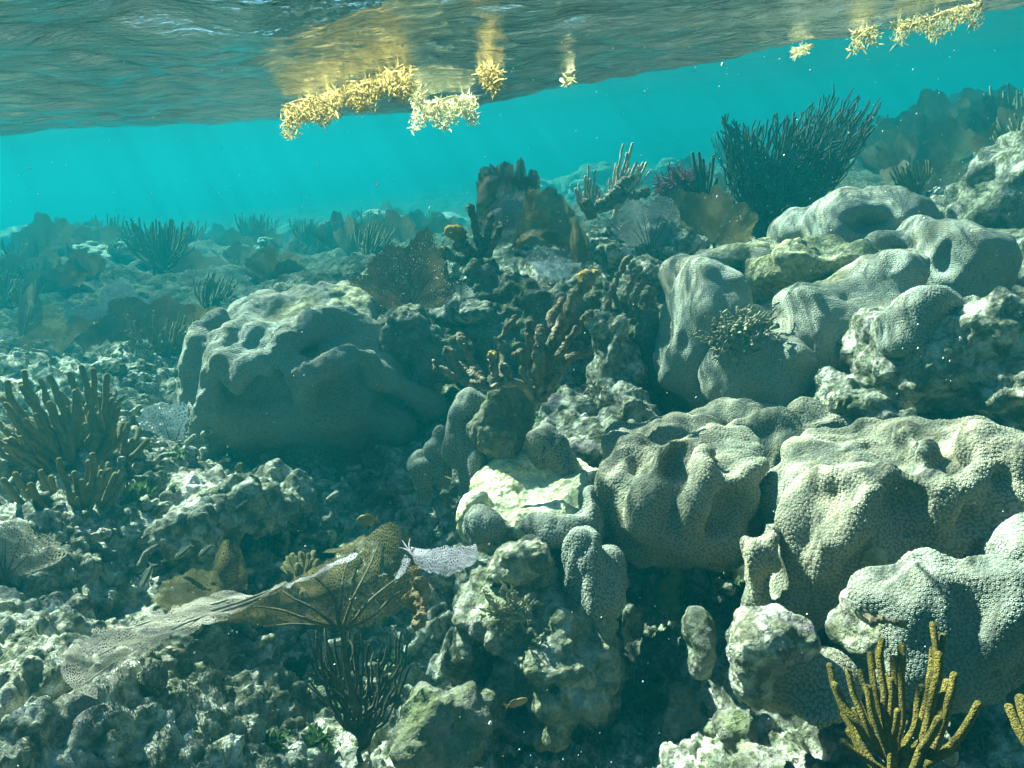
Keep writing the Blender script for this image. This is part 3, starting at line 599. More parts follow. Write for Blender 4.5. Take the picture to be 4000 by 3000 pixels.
boulder("coral boulder with one living lobe over pink and green dead flanks", [
    ("lobe", [E(3560, 1250, 2.2, 95, 90, .1), E(3520, 1330, 2.17, 70, 60, .08), E(3620, 1200, 2.24, 80, 50, .1), E(3590, 1320, 2.16, 70, 70, .07), E(3760, 1230, 2.3, 100, 60, .12, -20)], M["coral"], dict(pol=0.0054, h=0.008, k=0.03, amp=0.009, f=9)),
    ("dead_flank", [E(3650, 1400, 2.35, 270, 200, .22), E(3850, 1330, 2.3, 200, 130, .2, -25), E(3480, 1380, 2.28, 100, 110, .12), E(3950, 1480, 2.25, 130, 170, .2)], M["rock_pink"], dict(h=0.010, amp=0.03, pit=0.014))])

def rock(label, items, mat="rock", name="reef_rock", cat="rock", group=None, **kw):
    c = np.mean([i["c"] for i in items], 0); me = rock_mesh(items, M[mat], **kw)
    o = link(name, me); o.location = tuple(c); local(me, o); return tag(o, label, cat, group)
rock("tall pitted rock pillar with cavities below the yellow green ledge", [E(2100, 2350, 1.85, 260, 250, .2), E(2080, 2190, 1.72, 140, 60, .1), E(1980, 2230, 1.74, 60, 70, .07), E(2000, 2420, 1.72, 170, 130, .12), E(2160, 2560, 1.66, 200, 70, .1), E(2250, 2480, 1.68, 130, 110, .1), E(2200, 2680, 1.68, 170, 120, .1),
     E(1830, 2560, 1.76, 60, 110, .08), E(2150, 2800, 1.66, 60, 110, .06), E(2310, 2650, 1.66, 50, 90, .06), E(2100, 2700, 1.8, 260, 200, .14), E(1915, 2660, 1.66, 50, 80, .12, neg=True), E(2165, 2675, 1.58, 16, 16, .05, neg=True), E(2050, 2820, 1.66, 70, 50, .1, neg=True), E(2100, 2450, 1.55, 120, 30, .03, neg=True)], "rock", h=0.0065, k=0.03, amp=0.026, f=10, pit=0.012)
rock("pale crested rock lump just under the scalloped rim", [E(2060, 2180, 1.66, 120, 55, .07), E(2090, 2150, 1.66, 60, 40, .05), E(1960, 2210, 1.68, 50, 40, .05), E(2010, 2250, 1.66, 100, 40, .05)], "rock_pale", h=0.005, k=0.02, amp=0.016, f=14, pit=0.006, warp=0.02)
rock("fuzzy brown turf covered rock column beside the pillar coral", [E(1960, 1580, 2.1, 90, 90, .09), E(1950, 1700, 2.08, 95, 110, .09), E(2020, 1640, 2.12, 80, 110, .08), E(1980, 1800, 2.1, 70, 60, .07)], "rock_brown", h=0.006, k=0.03, amp=0.014, f=14, pit=0.008)
rock("green and lilac knobbly rock slope behind the ledge", [E(2280, 1730, 2.35, 170, 110, .18), E(2420, 1700, 2.35, 120, 80, .15), E(2230, 1630, 2.5, 110, 110, .15), E(2460, 1620, 2.4, 90, 90, .12), E(2350, 1800, 2.2, 130, 70, .12)], "rock_pink", h=0.008, amp=0.03, f=10, pit=0.016)
rock("sunlit yellowish rock spire beside the draped boulder coral", [E(2370, 1400, 2.55, 45, 170, .1, -10), E(2340, 1290, 2.6, 38, 80, .08), E(2440, 1480, 2.6, 60, 150, .12, -10), E(2390, 1580, 2.5, 80, 100, .1)], "rock_pale", h=0.008, amp=0.022, f=11, pit=0.012)
rock("dark encrusted rock wall beneath the knobby dead rods", [E(2500, 1330, 2.75, 90, 210, .16), E(2460, 1200, 2.85, 110, 100, .15), E(2540, 1500, 2.7, 70, 120, .12)], "rock_brown", h=0.009, amp=0.03, f=10, pit=0.016)
rock("big shadowed rock mass in the middle of the mound", [E(1980, 1350, 3.1, 250, 160, .3), E(2150, 1250, 3.15, 220, 100, .3), E(1900, 1150, 3.2, 70, 130, .14, 15), E(2010, 1150, 3.1, 80, 70, .14), E(2230, 1190, 3.05, 110, 60, .16), E(2120, 1170, 2.95, 70, 55, .1), E(2300, 1250, 3.0, 90, 110, .16)], "rock_dark", h=0.011, amp=0.04, f=7, pit=0.02)
rock("pale slanting slab of dead coral under the brown sea fan", [E(1830, 1220, 2.95, 90, 60, .12, -30), E(1900, 1300, 2.9, 30, 90, .05, 20), E(1750, 1230, 3.0, 70, 40, .1)], "rock_pale", h=0.008, amp=0.02, f=9, pit=0.012)
rock("dark ragged rock shelf left of the dead branching rods", [E(1600, 1330, 2.9, 130, 110, .16), E(1720, 1420, 2.85, 110, 90, .14), E(1560, 1260, 2.92, 60, 40, .08), E(1650, 1310, 2.8, 150, 20, .06, -25)], "rock_dark", h=0.009, amp=0.03, f=9, pit=0.014)
rock("crumbly pale rock shelf at the back of the huge pale boulder coral", [E(1330, 1170, 3.45, 130, 50, .18), E(1430, 1200, 3.4, 80, 45, .14), E(1250, 1190, 3.5, 70, 30, .12)], "rock_pale", h=0.01, amp=0.03, f=9, pit=0.014)
rock("light knotted rock ridge running from the summit to the right massif", [E(2330, 970, 3.35, 80, 45, .14), E(2420, 1020, 3.2, 90, 45, .12, -25), E(2520, 1080, 3.0, 90, 60, .12, -20), E(2600, 1060, 3.1, 80, 45, .12), E(2480, 940, 3.5, 130, 60, .16), E(2650, 980, 3.4, 90, 60, .16)], "rock_pale", h=0.009, amp=0.03, f=10, pit=0.016)
rock("small speckled rock post standing in the dark gap at lower right", [E(2720, 2440, 1.62, 58, 60, .05), E(2740, 2540, 1.62, 50, 90, .05)], "rock", h=0.005, k=0.02, amp=0.010, f=14, pit=0.005, warp=0.015)
rock("lumpy dim grey rock cluster at the bottom of the dark gap", [E(2700, 2790, 1.70, 42, 36, .04), E(2620, 2830, 1.70, 46, 36, .04), E(2780, 2850, 1.66, 50, 36, .045), E(2660, 2730, 1.72, 34, 30, .03), E(2860, 2870, 1.56, 60, 45, .05), E(2980, 3010, 1.46, 90, 50, .07)], "rock_dark", h=0.006, k=0.02, amp=0.014, f=14, pit=0.008, warp=0.02)
rock("dim rock lump low between the dark sea rods and the rock pillar", [E(1720, 2760, 1.6, 100, 80, .08), E(1650, 2860, 1.55, 90, 80, .08), E(1800, 2850, 1.58, 80, 70, .07)], "rock_dark", h=0.007, amp=0.018, f=12, pit=0.009)
rock("bright crumbled rubble heap between the two right coral groups", [E(3270, 1560, 2.25, 70, 40, .08), E(3390, 1600, 2.2, 60, 40, .07), E(3490, 1640, 2.15, 70, 30, .07), E(3330, 1520, 2.3, 50, 40, .07), E(3240, 1510, 2.3, 30, 30, .05)], "rock_pale", h=0.006, amp=0.022, f=14, pit=0.016, warp=0.02)
rock("rubbly dead coral hump left of the tan sea fan's top", [E(880, 2000, 2.25, 210, 120, .2), E(1050, 1960, 2.35, 140, 100, .16), E(760, 2080, 2.1, 140, 90, .14)], "rubble", h=0.008, k=0.03, amp=0.03, f=9, pit=0.026)
rock("tall back rock covered in grey growth at the right edge", [E(3940, 760, 4.0, 110, 170, .3), E(3860, 880, 3.9, 120, 120, .25), E(4050, 700, 4.0, 120, 120, .3)], "rock", h=0.018, amp=0.05, f=5, pit=0.02)

# ------------------------------------------------------------------ soft corals, fans, plants
def tube(pts, rad, sides=7, tip=True):
    pts = np.asarray(pts, float); n = len(pts); rad = np.broadcast_to(np.asarray(rad, float), (n,)).copy()
    if tip:
        tg = pts[-1] - pts[-2]; tg /= max(np.linalg.norm(tg), 1e-9); r = rad[-1]
        pts = np.concatenate([pts, [pts[-1] + tg * r * .55, pts[-1] + tg * r * .9, pts[-1] + tg * r]]); rad = np.concatenate([rad, [r * .84, r * .45, r * .02]]); n += 3
    T = np.gradient(pts, axis=0); T /= np.maximum(np.linalg.norm(T, axis=1, keepdims=True), 1e-9)
    a = np.cross(T[0], [0.3, 0.9, 0.2]); a /= np.linalg.norm(a); v = []
    for i in range(n):
        a = a - T[i] * (a @ T[i]); a /= np.linalg.norm(a); b = np.cross(T[i], a)
        th = np.arange(sides) * 2 * pi / sides
        v.append(pts[i] + rad[i] * (np.cos(th)[:, None] * a + np.sin(th)[:, None] * b))
    i = np.arange(n - 1)[:, None] * sides + np.arange(sides)[None]; j = np.arange(n - 1)[:, None] * sides + (np.arange(sides)[None] + 1) % sides
    return np.concatenate(v), np.stack([i, j, j + sides, i + sides], -1).reshape(-1, 4)
def merge(ms):
    vs, fs, o = [], [], 0
    for v, f in ms: vs.append(v); fs.append(np.asarray(f) + o); o += len(v)
    return np.concatenate(vs), np.concatenate(fs)
def bez(a, b, c, n=12):
    t = np.linspace(0, 1, n)[:, None]; return (1 - t) ** 2 * a + 2 * t * (1 - t) * b + t * t * c
def wig(pts, amp, f=25.0):
    w = np.stack([perlin(pts * f + 5), perlin(pts * f + 77), perlin(pts * f + 131)], 1); w[0] = 0; return pts + w * amp
def rods(label, base, tips, mat, r, name="sea_rod", group=None, start=(0.05, 0.35), bow=0.35, wob=0.004, pores=False, taper=0.9, limit=100, sides=7, lump=0.0, cat="sea rod", fork=0.45):
    """branching soft coral: a short stem and branches that leave it low, bow outward and rise to their tips"""
    base = np.asarray(base, float); tips = [np.asarray(t_, float) for t_ in tips]; root = thing(name, label, cat, base, group)
    mid = np.mean(tips, 0); axis = mid - base; R_ = random.Random(hash(label) % 9999)
    R_.seed(len(label) * 7 + len(tips))
    ms = []
    for k, tp in enumerate(tips):
        s = base + axis * R_.uniform(*start); side = (tp - s) - axis * ((tp - s) @ axis) / (axis @ axis)
        c = s + side * (0.5 + bow * R_.uniform(.6, 1.3)) + axis * R_.uniform(0.08, 0.22)
        pts = wig(bez(s, c, tp, 14), wob)
        rr = r * R_.uniform(.85, 1.15) * np.linspace(1.0, taper, 14)
        if lump: rr = rr * (1 + lump * perlin(pts * 38 + k * 9) + 0.5 * lump * perlin(pts * 90))
        ms.append((tube(pts, rr, sides), tp, rr[-1], pts[-1] - pts[-2]))
    stem = tube(wig(bez(base - axis * 0.05, base + axis * .1, base + axis * max(start[1], .15)), wob), r * np.linspace(1.9, 1.0, 12), sides)
    part("stem", mesh_from("stem", stem[0], stem[1], mat), root)
    for (v, f), tp, rr, tg in ms[:limit - 1]:
        o = part("branch", mesh_from("branch", v, f, mat), root)
        if fork and R_.random() < fork:
            q = v.reshape(-1, sides, 3).mean(1); m_ = R_.randint(5, 9); a_ = q[m_]; g_ = q[12] - q[m_]; sd = np.array([R_.gauss(0, 1), R_.gauss(0, 1), R_.gauss(0, .5)]); sd *= np.linalg.norm(g_) * .28 / np.linalg.norm(sd); fv, ff_ = tube(bez(a_, a_ + g_ * .35 + sd, a_ + g_ * R_.uniform(.6, 1.05) + sd * 1.2, 8), rr * np.linspace(1, .95, 8), sides)
            subpart("fork", mesh_from("fork", fv, ff_, mat), root, o)
        if pores:
            tg = tg / np.linalg.norm(tg); side = np.cross(tg, Fv); c = tp + tg * rr * .55 - Fv * rr * .5
            pv, pf = tube([c, c - Fv * rr * .25 + tg * rr * .1], [rr * .38, rr * .30], 7)
            subpart("pore", mesh_from("pore", pv, pf, M["rod_dark"]), root, o)
    if len(ms) > limit - 1:
        v, f = merge([m[0] for m in ms[limit - 1:]]); o = part("branches", mesh_from("branches", v, f, mat), root); o["kind"] = "stuff"
    return root

def cr_grid(ctrl, nu, nv):
    """smooth surface through an m x n net of points"""
    c = np.array(ctrl, float)
    def interp(a, n):
        m = len(a); t_ = np.linspace(0, m - 1, n); i = np.clip(t_.astype(int), 0, m - 2); f = (t_ - i).reshape(-1, *([1] * (a.ndim - 1)))
        g = lambda k: a[np.clip(k, 0, m - 1)]
        p0, p1, p2, p3 = g(i - 1), g(i), g(i + 1), g(i + 2)
        return 0.5 * (2 * p1 + (p2 - p0) * f + (2 * p0 - 5 * p1 + 4 * p2 - p3) * f ** 2 + (3 * p1 - p0 - 3 * p2 + p3) * f ** 3)
    c = interp(c, nu); return np.swapaxes(interp(np.swapaxes(c, 0, 1), nv), 0, 1)
def grid_quads(nu, nv):
    i = np.arange(nu - 1)[:, None] * nv + np.arange(nv - 1)[None]; return np.stack([i, i + nv, i + nv + 1, i + 1], -1).reshape(-1, 4)
def sheet_mesh(ctrl, mat, nu=20, nv=60, ruffle=0.006, rf=14, ragged=0.0, thick=0.0025):
    g = cr_grid(ctrl, nu, nv)
    if ragged:
        v_ = g[-1] - g[-2]; L_ = np.linalg.norm(g[-1] - g[0], axis=1, keepdims=True)
        j = ragged * (perlin(g[-1] * 60) + perlin(g[-1] * 150) * .7)[:, None] * np.linalg.norm(g[0].mean(0) - g[-1].mean(0))
        dirn = (g[-1] - g[0]) / np.maximum(L_, 1e-6); w_ = (np.linspace(0, 1, nu) ** 3)[:, None, None]
        g = g + w_ * (dirn * j)[None]
        j0 = ragged * (perlin(g[0] * 60 + 9) + perlin(g[0] * 150) * .7)[:, None] * np.linalg.norm(g[0].mean(0) - g[-1].mean(0))
        g = g - w_[::-1] * (dirn * j0)[None]
    p = g.reshape(-1, 3); q = grid_quads(nu, nv); nrm = normals(p, q); p = p + nrm * (ruffle * fbm(p * rf, 2))[:, None]
    g = p.reshape(nu, nv, 3)
    u = np.concatenate([[0], np.cumsum(np.linalg.norm(np.diff(g.mean(0), axis=0), axis=1))]); w = np.concatenate([[0], np.cumsum(np.linalg.norm(np.diff(g.mean(1), axis=0), axis=1))])
    uv = np.stack(np.broadcast_arrays(u[None, :], w[:, None]), -1).reshape(-1, 2)
    return mesh_from("sheet", p, q, mat, uv=uv)
def PP(rows): return [[P(*q) for q in r] for r in rows]

def fan(label, bx, by, d, rad, mat, spread=70, lean=0, curl=0.15, slope=0.0, name="sea_fan", group=None, irr=0.22, asp=1.0, veins=5, cup=0.0, seed=1, fringe=0.05, vmat=None, cat="sea fan", lobes=2.2):
    base = P(bx, by, d); root = thing(name, label, cat, base, group)
    rm = rad * d / FPX; na, nr = 72, 22; A = radians(spread)
    a = np.linspace(-A, A, na); pa = np.stack([a * lobes + seed * 13.7, 0 * a + seed, 0 * a], 1)
    out = 1 + irr * fbm(pa, 2) * 1.3 + fringe * perlin(pa * 12) + fringe * .8 * perlin(pa * 31)
    out *= np.where(np.abs(a) > A * .8, 1 - .35 * ((np.abs(a) - A * .8) / (A * .2)) ** 2, 1)
    def pt(r_, a_, o_):
        s_ = r_ * o_ * np.sin(a_ + radians(lean)) * asp; c_ = r_ * o_ * np.cos(a_ + radians(lean))
        off = curl * (r_ * a_ / A) ** 2 * rm * 2 + slope * s_ * rm + cup * r_ ** 2 * rm + 0.05 * rm * np.sin(a_ * 5 + seed) * r_
        v = base[None, :] + (np.atleast_1d(s_)[:, None] * Rv + np.atleast_1d(c_)[:, None] * Uv) * rm
        return v + np.atleast_1d(off)[:, None] * Fv
    vs = np.concatenate([pt(np.full(na, r_), a, out) for r_ in np.linspace(0.04, 1, nr)])
    q = grid_quads(nr, na)
    uv = np.concatenate([np.stack([a * rm * 0.6 * 1.0, np.full(na, r_ * rm)], 1) for r_ in np.linspace(.04, 1, nr)])
    part("blade", mesh_from("blade", vs, q, mat, uv=uv), root)
    for k in range(veins):
        a0 = A * (-0.75 + 1.5 * (k + .5) / veins); rr = np.linspace(0, .62 + .2 * ((k * 7) % 3) / 2, 10)
        aa = a0 * (1 - .25 * (1 - rr)); o_ = np.interp(aa, a, out)
        pv, pf = tube(pt(rr, aa, o_) - Fv * 0.002, rm * np.linspace(.015, .003, 10), 6)
        part("vein", mesh_from("vein", pv, pf, vmat or M["vein"]), root)
    pv, pf = tube([base - Uv * rm * .16, base - Uv * rm * .06, base + Uv * rm * .05], [rm * .05, rm * .035, rm * .03], 8)
    part("stalk", mesh_from("stalk", pv, pf, vmat or M["vein"]), root)
    return root

# --- the big foreground fan
root = thing("sea_fan", "wide tan and olive sea fan leaning over the rubble in the foreground", "sea fan", P(1330, 2450, 1.62))
part("blade", sheet_mesh(PP([
    [(195, 2560, 1.47), (370, 2480, 1.57), (560, 2405, 1.67), (695, 2372, 1.72), (850, 2330, 1.78), (1000, 2312, 1.80), (1125, 2280, 1.74)],
    [(262, 2670, 1.37), (420, 2580, 1.44), (600, 2472, 1.52), (730, 2420, 1.58), (880, 2370, 1.64), (1010, 2335, 1.68), (1120, 2284, 1.70)],
    [(315, 2735, 1.33), (460, 2650, 1.39), (620, 2512, 1.45), (730, 2458, 1.50), (870, 2412, 1.54), (990, 2362, 1.60), (1115, 2290, 1.66)]]), M["fan_tan"], 30, 140, 0.012, 14, 0.13), root)
for pts in ([(1110, 2292, 1.66), (950, 2350, 1.66), (760, 2410, 1.60), (560, 2480, 1.55), (400, 2560, 1.47)], [(1110, 2292, 1.66), (960, 2362, 1.64), (740, 2432, 1.56), (520, 2550, 1.48), (330, 2680, 1.37)], [(900, 2345, 1.70), (720, 2395, 1.68), (560, 2440, 1.62), (420, 2500, 1.56)]):
    g = cr_grid([[P(*p_) for p_ in pts]] * 2, 2, 24)[0]; pv, pf = tube(g - Fv * 0.012 + Uv * .004, np.linspace(.0035, .001, 24), 6); part("vein", mesh_from("vein", pv, pf, M["vein_tan"]), root)
part("blade", sheet_mesh(PP([
    [(842, 2436, 1.60), (960, 2440, 1.62), (1045, 2452, 1.62), (1208, 2440, 1.62), (1330, 2452, 1.62), (1419, 2446, 1.62), (1517, 2411, 1.63), (1582, 2370, 1.66)],
    [(850, 2430, 1.58), (965, 2405, 1.59), (1070, 2380, 1.60), (1200, 2340, 1.60), (1330, 2300, 1.59), (1440, 2270, 1.60), (1540, 2240, 1.63), (1612, 2270, 1.68)],
    [(860, 2420, 1.56), (975, 2366, 1.58), (1086, 2300, 1.62), (1190, 2245, 1.64), (1330, 2162, 1.66), (1430, 2090, 1.69), (1540, 2035, 1.72), (1645, 2190, 1.74)]]), M["fan_olive"], 34, 110, 0.008, 10, 0.03), root)
part("blade", sheet_mesh(PP([[(589, 2350, 1.76), (690, 2400, 1.74), (790, 2380, 1.75), (900, 2330, 1.78)], [(610, 2310, 1.80), (680, 2330, 1.80), (770, 2310, 1.81), (870, 2290, 1.82)], [(638, 2280, 1.85), (703, 2248, 1.86), (780, 2230, 1.87), (850, 2228, 1.86)]]), M["fan_olive"], 20, 40, 0.008, 14, 0.08), root)
part("blade", sheet_mesh(PP([[(850, 2330, 1.80), (880, 2325, 1.80), (920, 2318, 1.80), (964, 2312, 1.80)], [(830, 2240, 1.83), (880, 2230, 1.80), (925, 2230, 1.81), (968, 2235, 1.86)], [(835, 2180, 1.86), (876, 2120, 1.83), (930, 2140, 1.84), (962, 2190, 1.9)]]), M["fan_olive"], 20, 40, 0.006, 14, 0.08), root)
part("blade", sheet_mesh(PP([[(1110, 2294, 1.64), (1180, 2262, 1.61), (1290, 2207, 1.58), (1390, 2158, 1.57)], [(1108, 2300, 1.62), (1185, 2272, 1.59), (1295, 2218, 1.56), (1398, 2163, 1.55)]]), M["fan_lilac"], 12, 60, 0.008, 30, 0.25), root)
part("blade", sheet_mesh(PP([[(1260, 2160, 1.76), (1330, 2165, 1.74), (1410, 2105, 1.75)], [(1275, 2143, 1.8), (1350, 2130, 1.79), (1425, 2085, 1.80)]]), M["fan_olive"], 10, 24, 0.006, 20, 0.1), root)
for pts in ([(1330, 2450, 1.60), (1200, 2410, 1.575), (1100, 2375, 1.57), (1000, 2362, 1.56)], [(1330, 2450, 1.60), (1310, 2330, 1.58), (1250, 2260, 1.59), (1215, 2240, 1.61)], [(1330, 2450, 1.60), (1340, 2320, 1.575), (1350, 2230, 1.60), (1395, 2130, 1.65)],
            [(1345, 2450, 1.60), (1380, 2340, 1.58), (1450, 2200, 1.62), (1490, 2100, 1.67)], [(1360, 2450, 1.60), (1440, 2350, 1.585), (1520, 2280, 1.61), (1600, 2225, 1.67)], [(1360, 2450, 1.60), (1460, 2400, 1.60), (1530, 2330, 1.615), (1590, 2290, 1.65)], [(1330, 2450, 1.60), (1230, 2370, 1.575), (1150, 2330, 1.585), (1110, 2300, 1.6)], [(1340, 2450, 1.6), (1270, 2440, 1.6), (1160, 2430, 1.6), (1040, 2440, 1.6)]):
    g = cr_grid([[P(*p_) for p_ in pts]] * 2, 2, 16)[0]; pv, pf = tube(g - Fv * 0.012, np.linspace(.004, .0012, 16), 6); part("vein", mesh_from("vein", pv, pf, M["vein"]), root)
pv, pf = tube(bez(P(1400, 2790, 1.66), P(1340, 2620, 1.62), P(1340, 2440, 1.59)), np.linspace(.008, .005, 12), 8); part("stalk", mesh_from("stalk", pv, pf, M["vein"]), root)
root = thing("sea_fan", "lilac white folded sea fan blade in front of the olive fan's right end", "sea fan", P(1575, 2140, 1.56))
part("blade", sheet_mesh(PP([[(1605, 2140, 1.56), (1680, 2142, 1.55), (1770, 2136, 1.55), (1860, 2124, 1.58)], [(1612, 2175, 1.52), (1690, 2190, 1.51), (1775, 2192, 1.51), (1866, 2160, 1.54)], [(1622, 2205, 1.50), (1680, 2236, 1.49), (1750, 2246, 1.49), (1858, 2200, 1.51)]]), M["fan_lilac"], 22, 60, 0.004, 20, 0.10), root)
part("blade", sheet_mesh(PP([[(1580, 2165, 1.56), (1570, 2205, 1.55), (1540, 2262, 1.54)], [(1608, 2185, 1.54), (1588, 2225, 1.53), (1556, 2258, 1.52)]]), M["fan_lilac"], 10, 20, 0.004, 20, 0.12), root)
for tp in ((1572, 2112), (1602, 2104), (1556, 2140)):
    pv, pf = tube(bez(P(1612, 2170, 1.53), P(1590, 2140, 1.54), P(*tp, 1.56), 8), np.linspace(.0028, .0009, 8), 6); part("twig", mesh_from("twig", pv, pf, simple_mat("lilac_twig", (.15, .13, .16), (.20, .18, .21))), root)

# --- other fans
fan("red brown sea fan with two lobes at the left of the summit", 1600, 1215, 3.15, 255, M["fan_brown"], spread=78, lean=2, irr=0.34, veins=7, seed=3, curl=.2, lobes=1.6, fringe=.07)
root = thing("sea_fan", "tall ragged dark brown sea fan on the very top of the summit", "sea fan", P(1960, 900, 3.75))
part("blade", sheet_mesh(PP([[(1860, 880, 3.6), (1930, 890, 3.6), (2010, 890, 3.62), (2080, 860, 3.7)], [(1862, 780, 3.6), (1930, 770, 3.58), (2010, 770, 3.62), (2095, 760, 3.72)], [(1858, 706, 3.66), (1930, 665, 3.62), (2010, 690, 3.66), (2105, 690, 3.76)]]), M["fan_brown"], 26, 50, 0.03, 9, 0.06), root)
for x0, x1, yb, yt in ((1870, 1950, 760, 645), (1930, 2010, 740, 632), (2010, 2056, 740, 620), (2050, 2106, 760, 662)):
    part("blade", sheet_mesh(PP([[(x0, yb, 3.7), ((x0 + x1) / 2, yb, 3.68), (x1, yb, 3.72)], [(x0 - 4, (yb + yt) / 2, 3.72), ((x0 + x1) / 2, (yb + yt) / 2, 3.67), (x1 + 4, (yb + yt) / 2, 3.74)], [(x0 + 12, yt + 14, 3.75), ((x0 + x1) / 2, yt, 3.7), (x1 - 6, yt + 8, 3.77)]]), M["fan_brown"], 16, 24, 0.012, 14, 0.09), root)
part("blade", sheet_mesh(PP([[(1870, 940, 3.5), (1950, 950, 3.5), (2040, 920, 3.52)], [(1885, 860, 3.54), (1960, 850, 3.5), (2050, 830, 3.54)], [(1930, 780, 3.58), (1990, 760, 3.55), (2055, 740, 3.6)]]), M["fan_grey"], 16, 24, 0.02, 10, 0.1), root)
root = thing("sea_fan", "golden brown cupped sea fan with a curling front lip below the summit fan", "sea fan", P(2140, 1000, 3.4))
part("blade", sheet_mesh(PP([[(2000, 980, 3.3), (2060, 960, 3.4), (2140, 960, 3.44), (2226, 985, 3.4)], [(2030, 850, 3.42), (2090, 850, 3.5), (2160, 850, 3.52), (2240, 890, 3.44)], [(2070, 728, 3.5), (2110, 742, 3.54), (2168, 738, 3.55), (2245, 826, 3.46)]]), M["fan_gold"], 30, 50, 0.014, 10, 0.07), root)
part("blade", sheet_mesh(PP([[(1992, 985, 3.2), (2040, 945, 3.24), (2110, 930, 3.26), (2225, 985, 3.28)], [(2004, 950, 3.24), (2060, 900, 3.30), (2130, 895, 3.32), (2236, 930, 3.34)]]), M["fan_gold"], 12, 40, 0.012, 14, 0.1), root)
part("blade", sheet_mesh(PP([[(2110, 1085, 3.2), (2180, 1088, 3.2), (2260, 1075, 3.25)], [(2070, 1030, 3.28), (2160, 1030, 3.28), (2265, 1020, 3.32)], [(2040, 975, 3.38), (2140, 975, 3.4), (2250, 985, 3.4)]]), M["fan_blue"], 20, 36, 0.012, 10, 0.06), root)
root = thing("sea_fan", "small solid yellow brown fan leaf standing right of the cupped fan", "sea fan", P(2285, 1020, 3.25))
part("blade", sheet_mesh(PP([[(2236, 1020, 3.22), (2280, 1026, 3.2), (2326, 1008, 3.24)], [(2226, 950, 3.26), (2268, 950, 3.22), (2310, 950, 3.28)], [(2240, 850, 3.3), (2250, 850, 3.28), (2262, 870, 3.3)]]), M["leaf_gold"], 16, 24, 0.008, 12, 0.05), root)
fan("grey green round sea fan with fine net on the ridge", 2540, 1000, 3.3, 225, M["fan_grey"], spread=58, lean=-4, irr=.12, veins=6, seed=8, curl=.15, asp=.85)
fan("yellowish sea fan partly hidden behind the grey green one", 2650, 985, 3.6, 215, M["fan_gold"], spread=55, lean=8, irr=.25, veins=0, seed=11, curl=.2)
fan("low yellow brown fan clump at the dark plume's foot", 2790, 960, 3.5, 190, M["fan_gold"], spread=75, lean=12, irr=.35, veins=0, seed=14, curl=.3)
fan("pale tan sea fan cut by the picture's left edge", 20, 2270, 1.9, 190, M["fan_tan"], spread=60, lean=12, irr=.1, veins=4, seed=17)
fan("blue grey fluffy sea fan left of the tan round fan", 450, 1430, 5.2, 260, M["fan_blue"], spread=55, lean=0, irr=.2, veins=3, seed=19)
fan("tan round sea fan behind the huge pale boulder coral's left side", 680, 1410, 4.6, 205, M["leaf_gold"], spread=75, lean=0, irr=.10, veins=3, seed=23, vmat=M["fan_tan"])
fan("second tan sea fan half hidden behind the round one", 790, 1360, 5.0, 150, M["leaf_gold"], spread=65, lean=8, irr=.15, veins=3, seed=25)
fan("small grey fan lying between the olive sea rod bush and the huge boulder", 680, 1760, 2.9, 170, M["fan_blue"], spread=75, lean=-18, irr=.15, veins=3, seed=27, slope=.3)
fan("tiny pale fan over the slanting slab", 1800, 1165, 2.85, 55, M["fan_grey"], spread=60, lean=20, irr=.1, veins=3, seed=29)

# --- rods
tips = [(25, 1500), (89, 1449), (38, 1550), (19, 1575), (-20, 1620), (152, 1481), (196, 1468), (266, 1456), (326, 1443), (361, 1449), (411, 1472), (418, 1519), (354, 1582), (310, 1608), (443, 1563), (372, 1620), (60, 1600), (110, 1560), (180, 1540), (240, 1530), (300, 1520), (120, 1640), (40, 1680), (200, 1620), (255, 1600), (20, 1720), (150, 1700), (80, 1500), (225, 1700), (90, 1760), (290, 1690), (5, 1655), (390, 1560), (330, 1660)]
rods("large olive sea rod bush with bristling fingers at the left edge", P(330, 1930, 2.35), [P(x, y, 2.25 + .25 * random.random()) for x, y in tips] + [P(x + random.uniform(-30, 40), y + random.uniform(20, 140), 2.25 + .2 * random.random()) for x, y in tips], M["rod_olive"], .0085, start=(.05, .45), bow=.2, wob=.012)
tips = [(158, 1842), (234, 1797), (247, 1842), (291, 1848), (348, 1804), (361, 1778), (399, 1804), (424, 1816), (468, 1842), (481, 1886), (278, 1930), (13, 1873), (63, 1854), (320, 1880), (200, 1880), (390, 1870), (120, 1900), (440, 1900)]
rods("smaller lit olive sea rod clump in front of the large bush", P(330, 2080, 2.15), [P(x, y, 2.05 + .15 * random.random()) for x, y in tips], M["rod_olive"], .0085, start=(.05, .35), bow=.25)
tips = [(475, 1658), (500, 1658), (544, 1677), (576, 1722), (455, 1690), (520, 1720), (440, 1730)]
rods("short olive sea rod sprig at the bush's right side", P(470, 1830, 2.4), [P(x, y, 2.4 + .1 * random.random()) for x, y in tips], M["rod_olive"], .010, start=(.05, .3))
tips = [(3246, 2608), (3309, 2621), (3258, 2678), (3385, 2684), (3353, 2747), (3337, 2773), (3296, 2792), (3290, 2893), (3442, 2507), (3439, 2539), (3401, 2558), (3518, 2520), (3518, 2558), (3492, 2570), (3461, 2646), (3480, 2665), (3594, 2690), (3654, 2450), (3663, 2558), (3720, 2634), (3682, 2804), (3739, 2925), (3640, 2540), (3700, 2660), (3690, 2720), (3560, 2760)]
rods("bright yellow sea rod cluster in the lower right corner", P(3500, 3130, 1.08), [P(x, y, 1.02 + .10 * random.random()) for x, y in tips], M["rod_yellow"], .0049, start=(.02, .35), bow=.14, wob=.006, pores=True, taper=.92, sides=10)
